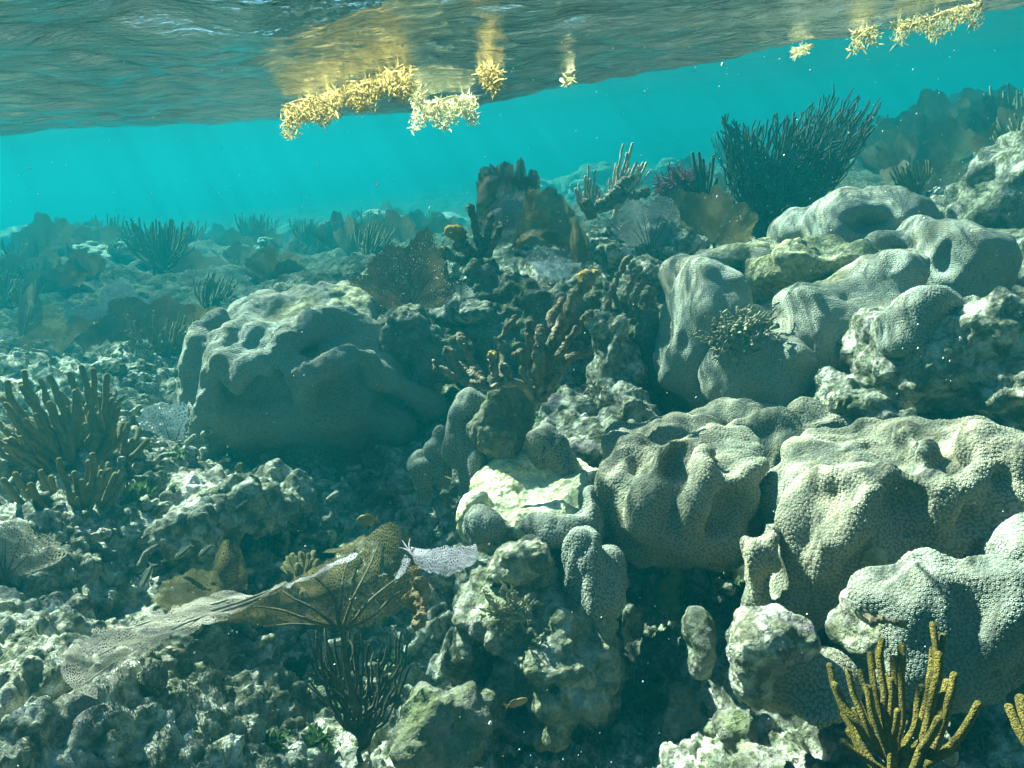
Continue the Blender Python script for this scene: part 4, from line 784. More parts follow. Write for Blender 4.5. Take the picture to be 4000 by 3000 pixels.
rods("yellow sea rod tips cut by the right picture edge", P(4060, 2960, 1.15), [P(x, y, 1.15) for x, y in ((3950, 2770), (3990, 2735), (4010, 2800), (3972, 2830), (4040, 2720))], M["rod_yellow"], .0058, start=(.02, .2), bow=.2, pores=True, taper=1.0, sides=10)
tips = [(2250, 740), (2262, 720), (2297, 648), (2285, 690), (2306, 700), (2324, 670), (2334, 730), (2345, 745), (2270, 765), (2315, 740), (2355, 765)]
rods("fan shaped cream sea rod with slender fingers, left of the brown stub", P(2300, 850, 3.55), [P(x, y, 3.5 + .1 * random.random()) for x, y in tips], M["rod_pale"], .0072, start=(.02, .2), bow=.3, taper=.9)
tips = [(2435, 566), (2470, 563), (2415, 650), (2408, 640), (2425, 610), (2440, 640), (2450, 600), (2380, 700), (2525, 637), (2482, 640), (2495, 650), (2510, 640), (2470, 690), (2490, 720), (2460, 660), (2375, 720), (2500, 760), (2465, 770)]
rods("taller cream sea rod with the longest fingers, right of the brown stub", P(2400, 850, 3.6), [P(x, y, 3.58 + .1 * random.random()) for x, y in tips], M["rod_pale"], .0075, start=(.05, .4), bow=.25, taper=.9)
rods("small dark sea rod with few stiff fingers beside the magenta clump", P(2755, 790, 4.2), [P(x, y, 4.2 + .1 * random.random()) for x, y in ((2704, 599), (2731, 599), (2718, 650), (2745, 625), (2788, 610), (2776, 640), (2762, 690), (2800, 700), (2725, 700))], M["rod_dark"], .011, start=(.05, .25), bow=.2)
edge = np.array([(2822, 520), (2834, 437), (2885, 465), (2929, 487), (2999, 478), (3087, 437), (3130, 470), (3200, 420), (3260, 440), (3330, 440), (3429, 462), (3315, 563)], float)
tt = np.linspace(0, 1, 260); ex = np.interp(tt, np.linspace(0, 1, len(edge)), edge[:, 0]); ey = np.interp(tt, np.linspace(0, 1, len(edge)), edge[:, 1])
tp = []
for x, y in zip(ex, ey):
    s_ = random.uniform(.42, 1.0) if random.random() < .6 else random.uniform(.85, 1.0); tp.append(P(2970 + (x - 2970) * (.35 + .65 * s_), 930 + (y + random.uniform(-25, 25) - 930) * s_, 3.9 + random.uniform(-.18, .22)))
rods("big dark bushy sea rod standing on the reef behind the right boulders", P(2970, 960, 3.9), tp, M["rod_dark"], .0045, start=(.02, .75), bow=.25, wob=.03, limit=100, sides=6, name="sea_rod")
edge = np.array([(3120, 430), (3201, 367), (3260, 350), (3328, 342), (3391, 345), (3448, 385), (3430, 430), (3360, 520)], float)
tp = []
for k in range(220):
    u = random.random(); x = np.interp(u, np.linspace(0, 1, len(edge)), edge[:, 0]); y = np.interp(u, np.linspace(0, 1, len(edge)), edge[:, 1]); s_ = random.uniform(.55, 1.0)
    tp.append(P(3100 + (x - 3100) * s_, 840 + (y + random.uniform(-20, 20) - 840) * s_, 4.7 + random.uniform(-.2, .3)))
rods("hazier feathery dark bush leaning right behind the big dark one", P(3100, 880, 4.7), tp, M["rod_dark"], .0042, start=(.05, .6), bow=.15, wob=.03, limit=100, sides=5)
rods("short tan sea rod sprig peeping over the big foreground fan", P(1190, 2310, 1.95), [P(x, y, 1.93 + .08 * random.random()) for x, y in ((1125, 2178), (1118, 2200), (1140, 2170), (1150, 2180), (1172, 2165), (1180, 2172), (1205, 2168), (1218, 2175), (1222, 2160), (1240, 2190), (1160, 2210), (1130, 2235), (1200, 2215))], M["rod_olive"], .0075, start=(.05, .3), bow=.15)
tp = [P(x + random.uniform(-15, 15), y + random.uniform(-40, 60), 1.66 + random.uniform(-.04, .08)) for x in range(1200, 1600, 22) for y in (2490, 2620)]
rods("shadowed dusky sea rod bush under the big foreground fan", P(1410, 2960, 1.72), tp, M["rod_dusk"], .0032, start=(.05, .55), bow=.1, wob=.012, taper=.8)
# dead encrusted rods
D = 1.98
root = thing("dead_sea_rod", "dead branching sea rod caked in brown growth with a golden tip", "dead coral", P(2100, 1560, 2.02))
def crust(pts, r, lump=.5, mat="crust", nm="branch"):
    g = cr_grid([[P(*p_) for p_ in pts]] * 2, 2, 40)[0]; g = wig(g, .006, 30)
    rr = 1.05 * r * D / FPX * (1 + lump * perlin(g * 45) + lump * .6 * perlin(g * 110 + 4)); v, f = tube(g, rr, 12); n = normals(v, f); v = v + n * (.0035 * perlin(v * 180) + .005 * perlin(v * 70 + 8))[:, None]
    return mesh_from(nm, v, f, M[mat])
for pts, r in (([(2097, 1560, D), (2085, 1470, D), (2070, 1380, D), (2066, 1262, D)], 19), ([(2100, 1560, D), (2110, 1430, D - .04), (2105, 1340, D - .04), (2112, 1290, D - .02)], 22), ([(2105, 1560, D), (2135, 1400, D), (2190, 1280, D), (2240, 1170, D + .03), (2290, 1090, D + .05)], 25), ([(2110, 1560, D), (2150, 1420, D + .05), (2175, 1330, D + .07), (2160, 1240, D + .1), (2200, 1180, D + .12)], 20),
               ([(2110, 1560, D), (2165, 1500, D - .03), (2200, 1420, D - .04), (2262, 1385, D - .04), (2305, 1368, D - .02)], 13), ([(2170, 1480, D - .03), (2215, 1400, D - .02), (2265, 1345, D)], 14), ([(2095, 1560, D), (2060, 1500, D - .05), (2040, 1440, D - .06), (2030, 1380, D - .05), (2015, 1385, D - .05)], 14),
               ([(2090, 1560, D), (2040, 1510, D - .08), (1985, 1470, D - .1), (1970, 1430, D - .1)], 12), ([(2060, 1520, D - .06), (2000, 1500, D - .1), (1920, 1510, D - .12), (1860, 1500, D - .12), (1790, 1480, D - .1), (1730, 1445, D - .1), (1702, 1440, D - .1), (1699, 1412, D - .1)], 12), ([(1900, 1500, D - .12), (1840, 1460, D - .1), (1790, 1420, D - .08), (1752, 1376, D - .08)], 15),
               ([(1880, 1480, D - .1), (1855, 1430, D - .06), (1830, 1380, D - .05), (1795, 1312, D - .04)], 16), ([(1960, 1480, D - .08), (1960, 1400, D), (1955, 1330, D + .02), (1975, 1290, D + .02), (2003, 1247, D + .03)], 10), ([(1950, 1490, D - .1), (1925, 1430, D - .1), (1918, 1390, D - .1)], 13), ([(2150, 1420, D), (2240, 1300, D + .08), (2300, 1230, D + .1)], 15)):
    part("branch", crust(pts, r), root)
part("golden_tip", crust([(2270, 1120, D + .04), (2290, 1085, D + .05), (2318, 1078, D + .05)], 22, .6, "crust_gold"), root); part("golden_tip", crust([(1905, 1392, D - .1), (1925, 1388, D - .1)], 15, .4, "crust_gold"), root)
root = thing("dead_sea_rod", "knobby dead rods crusted grey brown, left of the draped boulder", "dead coral", P(2450, 1230, 2.62)); D = 2.6
for pts, r in (([(2410, 1210, D), (2400, 1130, D), (2430, 1050, D), (2460, 1005, D)], 11), ([(2440, 1220, D), (2445, 1150, D - .03), (2470, 1090, D - .03), (2500, 1050, D)], 11), ([(2480, 1230, D), (2490, 1150, D), (2520, 1090, D), (2560, 1060, D)], 12), ([(2400, 1240, D), (2380, 1180, D - .02), (2395, 1120, D - .02)], 10), ([(2460, 1230, D), (2466, 1170, D - .05), (2490, 1120, D - .05)], 9), ([(2500, 1250, D), (2530, 1180, D), (2545, 1110, D)], 10)): part("branch", crust(pts, r), root)
root = thing("dead_sea_rod", "stubby dead brown sea rods at the left foot of the summit fans", "dead coral", P(1880, 1010, 3.3)); D = 3.3
for pts, r in (([(1880, 1030, D), (1870, 930, D), (1840, 820, D), (1836, 816, D)], 14), ([(1890, 1030, D), (1900, 950, D), (1918, 850, D)], 15), ([(1885, 1030, D), (1920, 970, D - .05), (1950, 900, D - .05), (1955, 880, D)], 13), ([(1870, 1030, D), (1840, 990, D - .05), (1790, 960, D - .06)], 16), ([(1870, 1040, D), (1820, 960, D - .02), (1800, 910, D - .02)], 17), ([(1860, 1030, D), (1780, 1010, D - .05), (1730, 990, D - .05)], 17)): part("branch", crust(pts, r), root)
for pts in ([(1800, 915, D - .02), (1762, 905, D - .04)], [(1735, 985, D - .06), (1712, 985, D - .06)]): part("golden_tip", crust(pts, 26, .3, "crust_gold"), root)
root = thing("dead_sea_rod", "brown stubby dead branch sprawling between the two cream sea rods", "dead coral", P(2370, 820, 3.45)); D = 3.45
for pts, r in (([(2300, 830, D), (2350, 800, D), (2400, 760, D), (2440, 710, D)], 22), ([(2340, 820, D), (2420, 780, D), (2480, 765, D), (2520, 750, D)], 15), ([(2310, 840, D), (2300, 810, D - .04), (2290, 800, D - .04)], 20), ([(2400, 770, D), (2420, 740, D), (2460, 700, D)], 13)): part("branch", crust(pts, r), root)

# --- leafy growth: tufts made of many small curled fronds
def frond_tuft(n, rad, ln, wd, mat, seed, flat=0.8, nm="algae_tuft"):
    R_ = np.random.default_rng(seed); vs, fs, o = [], [], 0
    for k in range(n):
        b = R_.normal(size=3) * rad * .45; b[2] = abs(b[2]) * flat; d_ = R_.normal(size=3) * .7 + b / rad; d_[2] += .5; d_ /= np.linalg.norm(d_); s_ = np.cross(d_, R_.normal(size=3)); s_ /= np.linalg.norm(s_); c_ = np.cross(d_, s_)
        l = ln * R_.uniform(.6, 1.3); w = wd * R_.uniform(.7, 1.3)
        for t_, ww in ((0, .4), (.35, 1), (.7, .9), (1, .2)):
            m_ = b + d_ * l * t_ + c_ * l * .35 * t_ * t_; vs += [m_ - s_ * w * ww, m_ + s_ * w * ww]
        for j in range(3): fs.append((o + 2 * j, o + 2 * j + 1, o + 2 * j + 3, o + 2 * j + 2))
        o += 8
    return mesh_from(nm, np.array(vs), np.array(fs), mat)
def twig_tuft(n, rad, ln, r, mat, seed):
    R_ = np.random.default_rng(seed); ms = []
    for k in range(n):
        b = R_.normal(size=3) * rad * np.array([.5, .35, .35]); d_ = b / rad + R_.normal(size=3) * .5 + np.array([0, -.4, .4]); d_ /= np.linalg.norm(d_)
        e = b + d_ * ln; e2 = e + (d_ + R_.normal(size=3) * .8) * ln * .6; e3 = b + d_ * ln * .6 + R_.normal(size=3) * ln * .6
        ms.append(tube([b, (b + e) / 2 + R_.normal(size=3) * ln * .1, e, e2], [r, r, r * .9, r * .8], 6)); ms.append(tube([b + d_ * ln * .4, e3], [r * .9, r * .7], 6))
    return mesh_from("algae_tuft", *merge(ms), mat)
o = link("algae_tuft", twig_tuft(420, .085, .011, .0045, M["algae_pale"], 3)); o.location = P(2890, 1310, 2.36); tag(o, "pale branching algae tuft clinging to the draped boulder coral's face", "algae")
o = link("algae_tuft", twig_tuft(130, .04, .010, .0022, M["algae_pale"], 5)); o.location = P(1985, 2390, 1.60); o.scale = (1, .5, 1.4); tag(o, "grey green curly algae patch on the front of the rock pillar", "algae")
o = link("algae_tuft", twig_tuft(480, .10, .026, .004, M["magenta"], 9)); o.location = P(2655, 740, 4.3); tag(o, "round magenta algae clump on the summit ridge", "algae")
o = link("algae_tuft", twig_tuft(60, .025, .010, .0015, M["algae_pale"], 12)); o.location = P(2320, 1520, 2.2); tag(o, "tiny lilac twiggy tuft hanging beside the sunlit spire", "algae")

# --- floating weed under the surface
def surface_hit(px, py, far):
    """distance at which the ray of a photograph pixel meets the water's surface"""
    ds = np.linspace(0.4, far, 400); v = P(px, py, 1.0); h = water_height(ds * v[0], ds * v[1]) - ds * v[2]
    i = np.argmax(h <= 0.012); return ds[i] if h[i] <= 0.012 else far
def weed(label, line, thick, d, mat, n, seed, wl=.013):
    R_ = np.random.default_rng(seed); line = np.array(line, float); root = thing("floating_weed", label, "seaweed", P(*line[len(line) // 2], d), "golden weed drifting at the surface")
    dl = np.array([surface_hit(x, y, d) for x, y in line]); dl = np.minimum(dl, np.median(dl) * 1.1); root.location = tuple(P(*line[len(line) // 2], dl[len(line) // 2]))
    vs, fs, o, bl = [], [], 0, []
    for k in range(int(n * 2.2)):
        u = R_.random() * (len(line) - 1); i = int(u); px = line[i] * (1 - u + i) + line[i + 1] * (u - i)
        th = thick * 1.15 * (0.5 + .5 * (0.5 + .5 * math.sin(u * 4.1 + seed))) * (R_.random() ** 1.2)
        d0 = dl[i] * (1 - u + i) + dl[i + 1] * (u - i); b = P(px[0] + R_.normal() * thick * .1, px[1] + th, d0 + R_.normal() * .04)
        d_ = R_.normal(size=3) * .8; d_[2] -= .5; d_ /= np.linalg.norm(d_); s_ = np.cross(d_, R_.normal(size=3)); s_ /= np.linalg.norm(s_); c_ = np.cross(d_, s_); l = wl * R_.uniform(.6, 1.4); w = l * .10
        if k % 5 == 0: bl.append(tube([b, b + d_ * wl * .2], [wl * .13, wl * .13], 6)); continue
        for t_, ww in ((0, .3), (.35, 1), (.7, .8), (1, .15)):
            m_ = b + d_ * l * t_ + c_ * l * .3 * t_ * t_; vs += [m_ - s_ * w * ww, m_ + s_ * w * ww]
        for j in range(3): fs.append((o + 2 * j, o + 2 * j + 1, o + 2 * j + 3, o + 2 * j + 2))
        o += 8
    f_ = part("leaves", mesh_from("leaves", np.array(vs), np.array(fs), mat), root); f_["kind"] = "stuff"
    f_ = part("bladders", mesh_from("bladders", *merge(bl), mat), root); f_["kind"] = "stuff"
    g = cr_grid([[P(x, y + thick * .12, d_) for (x, y), d_ in zip(line, dl)]] * 2, 2, 24)[0]; part("stem", mesh_from("stem", *tube(wig(g, .015, 12), .004, 6), mat), root)
    return root
weed("long golden clump of floating seaweed under the surface left of centre", [(1114, 420), (1210, 388), (1300, 352), (1400, 318), (1500, 285), (1600, 255)], 105, 2.25, M["sargassum"], 1500, 1)
weed("paler fan shaped clump of floating seaweed right of the golden one", [(1615, 400), (1700, 390), (1780, 380), (1855, 372)], 105, 2.35, M["sargassum_pale"], 600, 2)
weed("small upright tuft of floating seaweed against the water's surface", [(1885, 250), (1920, 262), (1945, 280)], 85, 2.4, M["sargassum"], 220, 3)
weed("stray sprig of floating seaweed joining the two middle clumps", [(1605, 350), (1640, 345), (1665, 335)], 60, 2.3, M["sargassum_pale"], 70, 4)
weed("tiny lone sprig of floating seaweed in open water", [(2205, 310), (2225, 300), (2240, 296)], 24, 2.6, M["sargassum_pale"], 40, 5, .010)
weed("small bright bit of floating seaweed near the surface's right edge", [(3095, 190), (3125, 182), (3155, 172)], 30, 2.0, M["sargassum_pale"], 90, 6, .009)
weed("loose wispy seaweed ball beside the large hazy clump", [(3330, 125), (3380, 110), (3420, 95)], 70, 2.6, M["sargassum_dim"], 90, 7)
weed("large hazy clump of floating seaweed in the top right corner", [(3490, 85), (3600, 62), (3720, 36), (3830, 2)], 90, 2.6, M["sargassum_dim"], 420, 8, .009)

# --- fish
def fish_mat(name, c1, c2, stripes=0.0, tail=None):
    t = NT(name, 0.5, 0.4); co = t.new("ShaderNodeTexCoord").outputs["Object"]; sx = t.new("ShaderNodeSeparateXYZ"); t.L(co, sx.inputs[0])
    if stripes:
        w = t.math('SINE', t.math('MULTIPLY', sx.outputs[2], stripes)); f = t.ramp(t.math('ADD', t.math('MULTIPLY', w, .5), .5), [(.45, 0.0), (.55, 1.0)])
    else: f = t.ramp(t.noise(co, 60), [(.4, 0.0), (.6, 1.0)])
    return t.done(t.mix(f, c1, c2))
def fish(label, px, py, d, ln_px, ht, mat, heading, pitch, finm, width=.35):
    ln = ln_px * d / FPX; root = thing("reef_fish", label, "fish", P(px, py, d)); n = 15; u = np.linspace(0, 1, n)
    prof = np.sin(pi * np.clip(u * .93 + .02, 0, 1) ** .75) * .5 * ht * ln + .015 * ln; prof[-1] = .07 * ht * ln + .01 * ln
    th = np.arange(14) * 2 * pi / 14
    v = np.concatenate([np.stack([np.full(14, (.42 - u[i] * .82) * ln), np.cos(th) * prof[i] * width, np.sin(th) * prof[i]], 1) for i in range(n)])
    i = np.arange(n - 1)[:, None] * 14 + np.arange(14)[None]; j = np.arange(n - 1)[:, None] * 14 + (np.arange(14)[None] + 1) % 14
    body = link("body", mesh_from("body", v, np.stack([i, j, j + 14, i + 14], -1).reshape(-1, 4), mat), root)
    def fin(pts, nm):
        p = np.array([(x * ln, 0, z * ln) for x, z in pts]); q = np.concatenate([p + [0, .004 * ln, 0], p - [0, .004 * ln, 0]]); m = len(pts)
        fs = [list(range(m)), list(range(2 * m - 1, m - 1, -1))] + [[k, (k + 1) % m, m + (k + 1) % m, m + k] for k in range(m)]
        me = bpy.data.meshes.new(nm); me.from_pydata(q.tolist(), [], fs); me.materials.append(finm); link(nm, me, root)
    h = ht * .5
    fin([(-.36, .02), (-.36, -.02), (-.50, -.14 * (1 + ht)), (-.46, 0), (-.50, .14 * (1 + ht))], "tail_fin")
    fin([(.15, h * .9), (-.05, h * 1.3), (-.25, h * .95), (-.30, h * .3), (0, h * .7)], "dorsal_fin")
    fin([(0, -h * .9), (-.15, -h * 1.25), (-.28, -h * .8), (-.28, -h * .3), (-.1, -h * .7)], "anal_fin")
    for s_ in (-1, 1):
        e = tube([(.33 * ln, s_ * prof[2] * width * .85, .04 * ln), (.33 * ln, s_ * prof[2] * width * 1.05, .04 * ln)], .016 * ln, 8); link("eye", mesh_from("eye", *e, M["rod_dark"]), root)
    root.rotation_euler = (0, -pitch, heading)
    return root
fm1 = fish_mat("fish_yellow", (.24, .15, .04), (.30, .20, .05)); fm2 = fish_mat("fish_fin_yellow", (.55, .42, .05), (.6, .45, .08)); fm3 = fish_mat("fish_striped", (.05, .06, .05), (.62, .62, .48), 480.0); fm4 = fish_mat("fish_brown", (.07, .055, .045), (.10, .08, .06)); fm5 = fish_mat("fish_pale", (.4, .42, .38), (.5, .5, .45))
fm6 = fish_mat("wrasse_striped", (.02, .02, .02), (.75, .72, .35), 560.0)
fish("yellow brown damselfish with a yellow tail behind the foreground fan", 1432, 2032, 1.95, 92, .48, fm1, pi, 0, fm2)
fish("dark brown rounded surgeonfish swimming just behind the huge boulder coral", 1128, 1176, 3.6, 125, .58, fm4, pi, 0, fm4)
fish("slim striped fish, left of the pair over the rubble", 715, 2155, 1.85, 78, .26, fm3, radians(205), radians(-28), fm5)
fish("slim striped fish, right of the pair over the rubble", 802, 2150, 1.85, 66, .26, fm3, radians(205), radians(-30), fm5)
fish("slender striped fish diving toward the rubble at the left", 572, 2250, 1.75, 95, .24, fm3, radians(215), radians(-52), fm5)
fish("small black and yellow wrasse beside the draped boulder coral's crown", 2628, 1022, 2.75, 50, .24, fm6, radians(200), radians(38), fm2)
fish("small black and white cleaner wrasse near the low coral knob", 1756, 1870, 2.05, 44, .2, fm6, radians(190), radians(35), fm5)
fish("dim brown fish hiding in the pillar's lower cavity", 2020, 2745, 1.55, 95, .3, fm1, radians(5), radians(12), fm1)

# --- small solid things
rock("small smooth pale lilac ball beside the near boulder's left flank", [E(2305, 1865, 1.88, 18, 24, .013)], "rock_pink", h=.003, amp=.002, pit=.001, warp=0)
rock("small round pale stone under the lilac ball", [E(2315, 1900, 1.86, 20, 13, .012)], "rock_pink", h=.003, amp=.002, pit=.001, warp=0)
rock("white sunlit nub among the yellow sea rods", [E(3518, 2990, 1.15, 34, 22, .014), E(3500, 3000, 1.16, 24, 18, .012)], "rock_pale", h=.003, amp=.004, pit=.002, warp=.004, f=30)
rock("second white nub right of the yellow sea rods' middle", [E(3702, 2955, 1.15, 22, 34, .012)], "rock_pale", h=.003, amp=.003, pit=.002, warp=.003, f=30)
root = thing("finger_sponge", "tan finger sponge lying across the stepped coral's dead notch", "sponge", P(3450, 2425, 1.28))
D = 1.28; part("finger", crust([(3385, 2412, 1.29), (3430, 2428, 1.27), (3490, 2425, 1.27), (3535, 2438, 1.29)], 11, .15, "crust"), root)
rock("yellow green sponge crust in the shadow under the two hollowed coral", [E(2640, 2250, 1.95, 30, 60, .02), E(2600, 2310, 1.95, 26, 30, .02), E(2650, 2350, 1.95, 16, 50, .02)], "rock", name="crust_sponge", cat="sponge", h=.006, amp=.02, f=24, pit=.012)
bpy.data.objects["crust_sponge"].data.materials[0] = M["sponge"]
rock("orange and yellow crusty sponge on the rock edge right of the big fan", [E(1650, 2330, 1.72, 20, 50, .02), E(1655, 2385, 1.72, 26, 30, .02), E(1620, 2412, 1.70, 26, 12, .02), E(1665, 2260, 1.74, 14, 40, .02)], "rock_pink", name="crust_sponge", cat="sponge", h=.004, amp=.018, f=26, pit=.012)
bpy.data.objects["crust_sponge.001"].data.materials[0] = simple_mat("orange_sponge", (.30, .26, .15), (.24, .12, .05), 45, .012, 120)

# ------------------------------------------------------------------ repeats
R2 = random.Random(11)
protos = []
for k in range(6):
    its = [E(0, 0, 1, 1, 1, 1)]
    rr = np.random.default_rng(100 + k); its = [dict(c=np.array([0, 0, 0.]), r=np.array([1, .8, .6]) * .5, ax=np.eye(3), neg=False)] + [dict(c=rr.normal(size=3) * .32 * np.array([1, 1, .6]), r=rr.uniform(.15, .36, 3), ax=np.eye(3), neg=False) for _ in range(7)]
    v, q = blob(its, .045, .08, lambda v, n: .10 * fbm(v * 3 + k * 5, 3) + .07 * (.5 - worley(v * 4.5 + k)[0]) + .035 * (.5 - worley(v * 10 + k)[0]), warp=.1, wscale=2)
    protos.append(mesh_from("rubble_lump", v, q, M[["rubble", "rock_pale", "rock_dark", "rock_pink", "rock", "rubble"][k]]))
n = 0
while n < 290:
    px = R2.uniform(-150, 1750) if R2.random() < .8 else R2.uniform(1750, 4000); d = R2.uniform(1.25, 4.2) ** 1.0
    if px > 1750: d = R2.uniform(1.5, 2.6)
    if 1150 < px < 1650 and d < 2.0 or 100 < px < 1150 and d < 1.75: continue
    g = on_ground(px, d); s_ = R2.uniform(.03, .085) * (1 + .12 * d) * (.8 if px > 1750 else 1)
    o = link("rubble_lump", protos[n % 6]); o.location = g + np.array([0, 0, s_ * .12]); o.rotation_euler = (R2.uniform(-.5, .5), R2.uniform(-.5, .5), R2.uniform(0, 6.3)); o.scale = (s_ * R2.uniform(.8, 1.4), s_, s_ * R2.uniform(.7, 1.2))
    tag(o, "loose knobbly lump of dead coral rubble on the seabed", "rubble", "dead coral rubble strewn over the seabed", "thing"); n += 1
sticks = []
for k in range(5):
    rr = np.random.default_rng(300 + k); pts_ = np.cumsum(np.concatenate([[[0, 0, 0]], rr.normal(size=(6, 3)) * np.array([.6, .6, .45]) * .02 + np.array([.018, 0, .002 + .001 * k])]), 0)
    g_ = cr_grid([pts_] * 2, 2, 36)[0]; rad = .0085 * (1 + .35 * perlin(g_ * 70 + k) + .2 * perlin(g_ * 160)); v_, f_ = tube(g_, rad, 9)
    v_ = v_ + normals(v_, f_) * (.002 * perlin(v_ * 200))[:, None]; sticks.append(mesh_from("coral_stick", v_, f_, M[("rubble", "rock_pink", "rock_pale", "rubble", "rock_brown")[k]]))
for k in range(150):
    px = R2.uniform(100, 1350) if k < 100 else R2.uniform(-100, 2600); d = R2.uniform(1.5, 2.9) if k < 100 else R2.uniform(1.4, 4)
    g_ = on_ground(px, d); o = link("coral_stick", sticks[k % 5]); o.location = g_ + np.array([0, 0, .012]); o.rotation_euler = (R2.uniform(-.5, .5), R2.uniform(-.35, .15), R2.uniform(0, 6.3)); o.scale = (R2.uniform(.6, 1.3),) * 3
    tag(o, "crooked broken finger of dead coral lying among the rubble", "dead coral", "broken dead coral fingers in the rubble", "thing")
tufts = [frond_tuft(110, .022, .022, .0045, M["algae"], 31), frond_tuft(90, .02, .018, .004, M["algae_pale"], 32), frond_tuft(420, .024, .02, .004, M["algae"], 33)]
for k in range(90):
    px = R2.uniform(-100, 3900); d = R2.uniform(1.3, 3.2); g = on_ground(px, d); o = link("algae_tuft", tufts[k % 3]); o.location = g; o.rotation_euler[2] = R2.uniform(0, 6.3); o.scale = (R2.uniform(.7, 1.5),) * 3
    tag(o, "small leafy green algae tuft rooted among the rubble", "algae", "green algae tufts among the rubble")
# far reef: boulders, fans and rods fading into the haze
def far_proto(k):
    rr = np.random.default_rng(200 + k); its = [dict(c=np.zeros(3), r=np.array([.45, .4, .3]), ax=np.eye(3), neg=False)] + [dict(c=np.append(rr.normal(size=2) * .28, abs(rr.normal()) * .15), r=rr.uniform(.12, .25, 3), ax=np.eye(3), neg=False) for _ in range(6)]
    v, q = blob(its, .028, .05, lambda v, n: d_coral(.03, 4)(v, n) + .05 * fbm(v * 5 + k, 4) + .03 * (.5 - worley(v * 8)[0])); return mesh_from("far_coral_boulder", v, q, M["coral_fine"] if k == 2 else M["rock_dark"] if k % 2 else M["rock"], attrs={"dead": np.zeros(len(v))})
fp = [far_proto(k) for k in range(5)]
for k, (px, d, s_) in enumerate([(1420, 7.2, .9), (1380, 6.0, .5), (1700, 8.5, 1.5), (1650, 7.5, .8), (1560, 6.6, .5), (200, 10, 1.6), (60, 9.2, 1.2), (560, 6.4, .5), (900, 8.6, .6), (1080, 7.4, .5), (460, 7.6, .5), (1250, 10, .9), (760, 10.5, .9), (2420, 9, 1.2), (2640, 7.5, .7), (2560, 10, 1.3), (3150, 5.2, .5), (3780, 4.6, .55), (3650, 6.2, .7), (3900, 5.4, .7), (2050, 9.5, 1.3), (2250, 11, 1.5), (350, 5.4, .4), (120, 6.6, .5), (3450, 6.5, .7), (980, 5.8, .4), (3880, 3.6, .4), (3960, 3.2, .35)]):
    o = link("far_coral_boulder", fp[k % 5]); d, s_ = (d * 1.55, s_ * 1.4) if d > 4 else (d, s_); g = on_ground(px, d); o.location = g + np.array([0, 0, -.10 * s_]); o.rotation_euler[2] = R2.uniform(0, 6.3); o.scale = (s_ * 1.1, s_, s_ * R2.uniform(.5, .75))
    tag(o, "rounded coral boulder fading into the blue haze of the far reef", "coral", "coral boulders of the hazy far reef")
ff = fan("drooping sea fan dimmed by haze on the far reef", 2000, 1500, 3, 330, M["fan_far"], spread=60, irr=.25, veins=1, seed=41, group="sea fans of the hazy far reef")
ff2 = fan("drooping sea fan dimmed by haze on the far reef", 2000, 1500, 3, 330, M["fan_brown"], spread=70, irr=.3, veins=1, seed=47, group="sea fans of the hazy far reef")
fl = [(40, 7.4, .9), (240, 8.2, 1.0), (420, 8.8, 1.0), (520, 7.0, .8), (700, 8.0, .9), (850, 8.6, 1.0), (1050, 8.0, .9), (1180, 8.8, 1.0), (1300, 8.2, .9), (1400, 9.4, 1.1), (1600, 7.4, .9), (120, 9.0, 1.0), (360, 6.2, .8), (200, 5.0, .7), (900, 5.2, .6), (1000, 6.6, .8), (1120, 5.6, .6), (560, 5.8, .7), (3560, 4.6, 1.0), (3640, 5.2, 1.2), (3720, 5.4, 1.1), (3820, 5.8, 1.4), (3900, 5.2, 1.3), (3480, 5.6, 1.1), (3980, 6.2, 1.5), (3600, 6.6, 1.4), (3760, 7.0, 1.5), (3520, 4.2, .8), (3690, 4.3, .9), (3860, 4.5, 1.0), (3350, 6.8, 1.2), (2480, 7.5, 1.0), (2700, 6.6, 1.0), (2600, 8.5, 1.2), (60, 5.6, 1.0), (160, 6.4, 1.0), (800, 7.0, .8), (1300, 5.2, .9), (1230, 6.2, .9), (1340, 4.8, .8), (1480, 5.4, .9), (1560, 4.8, .7), (1620, 5.6, .9), (1150, 7.0, .9), (900, 6.4, .8), (620, 7.5, .9), (300, 7.2, .9), (1730, 6.2, .9), (1500, 8.0, 1.1), (980, 9.0, 1.1), (700, 9.2, 1.0), (3950, 4.0, .8)]
for k, (px, d, s_) in enumerate(fl):
    d, s_ = d * 1.4, s_ * 1.2; src = (ff, ff2)[k % 2]; g = on_ground(px, d)
    if k < 2: r = src; r.location = tuple(g); r.rotation_euler[2] = R2.uniform(-.6, .6); r.scale = (s_ * .9,) * 3
    else: r = dup(src, g, R2.uniform(-.7, .7), s_ * .9)
rp = rods("thin upright sea rod dimmed by haze on the far reef", P(2000, 1600, 3), [P(2000 + R2.uniform(-190, 190), 1600 - R2.uniform(180, 420), 3 + R2.uniform(-.15, .15)) for _ in range(40)], M["rod_olive"], .008, group="sea rods of the hazy far reef", sides=5)
rl = [(600, 4.8, .9), (560, 5.2, .8), (980, 6.8, 1.0), (1000, 7.6, 1.0), (3660, 6.4, 1.0), (3500, 6.6, 1.0), (3930, 4.4, .9), (2950, 7.0, 1.1), (2860, 6.2, .9), (2400, 6.8, .7), (120, 6.2, .5), (1450, 6.4, .8), (1180, 5.6, .7), (3990, 5.4, .9), (420, 6.6, .9), (1650, 6.8, .8)]
for k, (px, d, s_) in enumerate(rl):
    d, s_ = d * 1.5, s_ * 1.25; g = on_ground(px, d)
    if k == 0: rp.location = tuple(g); rp.scale = (s_,) * 3
    else: dup(rp, g, R2.uniform(-1, 1), s_)
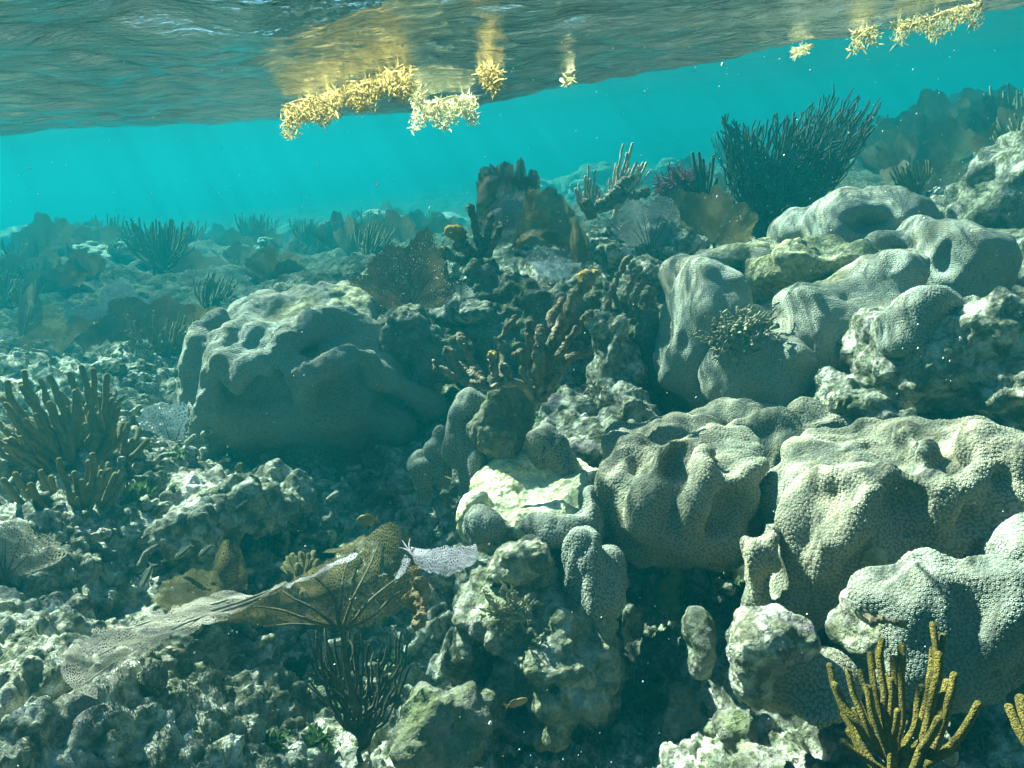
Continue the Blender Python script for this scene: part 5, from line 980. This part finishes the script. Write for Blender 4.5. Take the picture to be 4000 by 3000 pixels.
for k in range(70):
    left = k < 48; px = R2.uniform(-150, 1750) if left else R2.uniform(2750, 4050); d = R2.uniform(3.9, 9.5) if left else R2.uniform(4.6, 9); s_ = R2.uniform(.35, .75) * (1 + .05 * d)
    if left and 700 < px < 1800 and d < 5.2: continue
    dup((rp, ff, ff2)[k % 3], on_ground(px, d) - np.array([0, 0, .03]), R2.uniform(-1.2, 1.2), (s_ * R2.uniform(.8, 1.4), s_, s_ * R2.uniform(.6, 1.1)), tilt=(R2.uniform(-.3, .3), R2.uniform(-.3, .3)))
# drifting specks
pts = []
ms = []
sv, sf = tube([(0, 0, -.4), (0, 0, 0), (0, 0, .4)], [.5, .9, .5], 6)
for k in range(900):
    d = R2.uniform(.45, 3.2); c = P(R2.uniform(-50, 4050), R2.uniform(150, 3000), d); s_ = R2.uniform(.0004, .0011) * (0.6 + .4 * d) * (2.2 if R2.random() < .05 else 1)
    ms.append((sv * s_ * np.array([1, 1, R2.uniform(.6, 1.8)]) + c, sf))
o = link("drifting_specks", mesh_from("drifting_specks", *merge(ms), M["speck"])); o["kind"] = "stuff"; o["label"] = "tiny pale specks drifting in the water"

# ------------------------------------------------------------------ the water itself
def build_haze():
    x, z0, z1 = 112.0, -3.3, 1.35
    v = [(-x, -x, z0), (x, -x, z0), (x, x, z0), (-x, x, z0), (-x, -x, z1), (x, -x, z1), (x, x, z1), (-x, x, z1)]
    q = [(3, 2, 1, 0), (4, 5, 6, 7), (0, 1, 5, 4), (1, 2, 6, 5), (2, 3, 7, 6), (3, 0, 4, 7)]
    m = bpy.data.materials.new("sea_water_haze"); m.use_nodes = True; nt = m.node_tree
    nt.nodes.remove(nt.nodes["Principled BSDF"]); p = nt.nodes.new("ShaderNodeVolumePrincipled")
    p.inputs["Color"].default_value = HAZE_COLOR + (1,); p.inputs["Density"].default_value = HAZE_DENSITY
    p.inputs["Absorption Color"].default_value = (0.0, 0.186, 0.193, 1)          # water soaks up red first
    p.inputs["Anisotropy"].default_value = 0.35
    nt.links.new(p.outputs[0], nt.nodes["Material Output"].inputs["Volume"])
    o = link("haze", mesh_from("haze", v, np.array(q), m, smooth=False)); o["kind"] = "stuff"
build_haze()
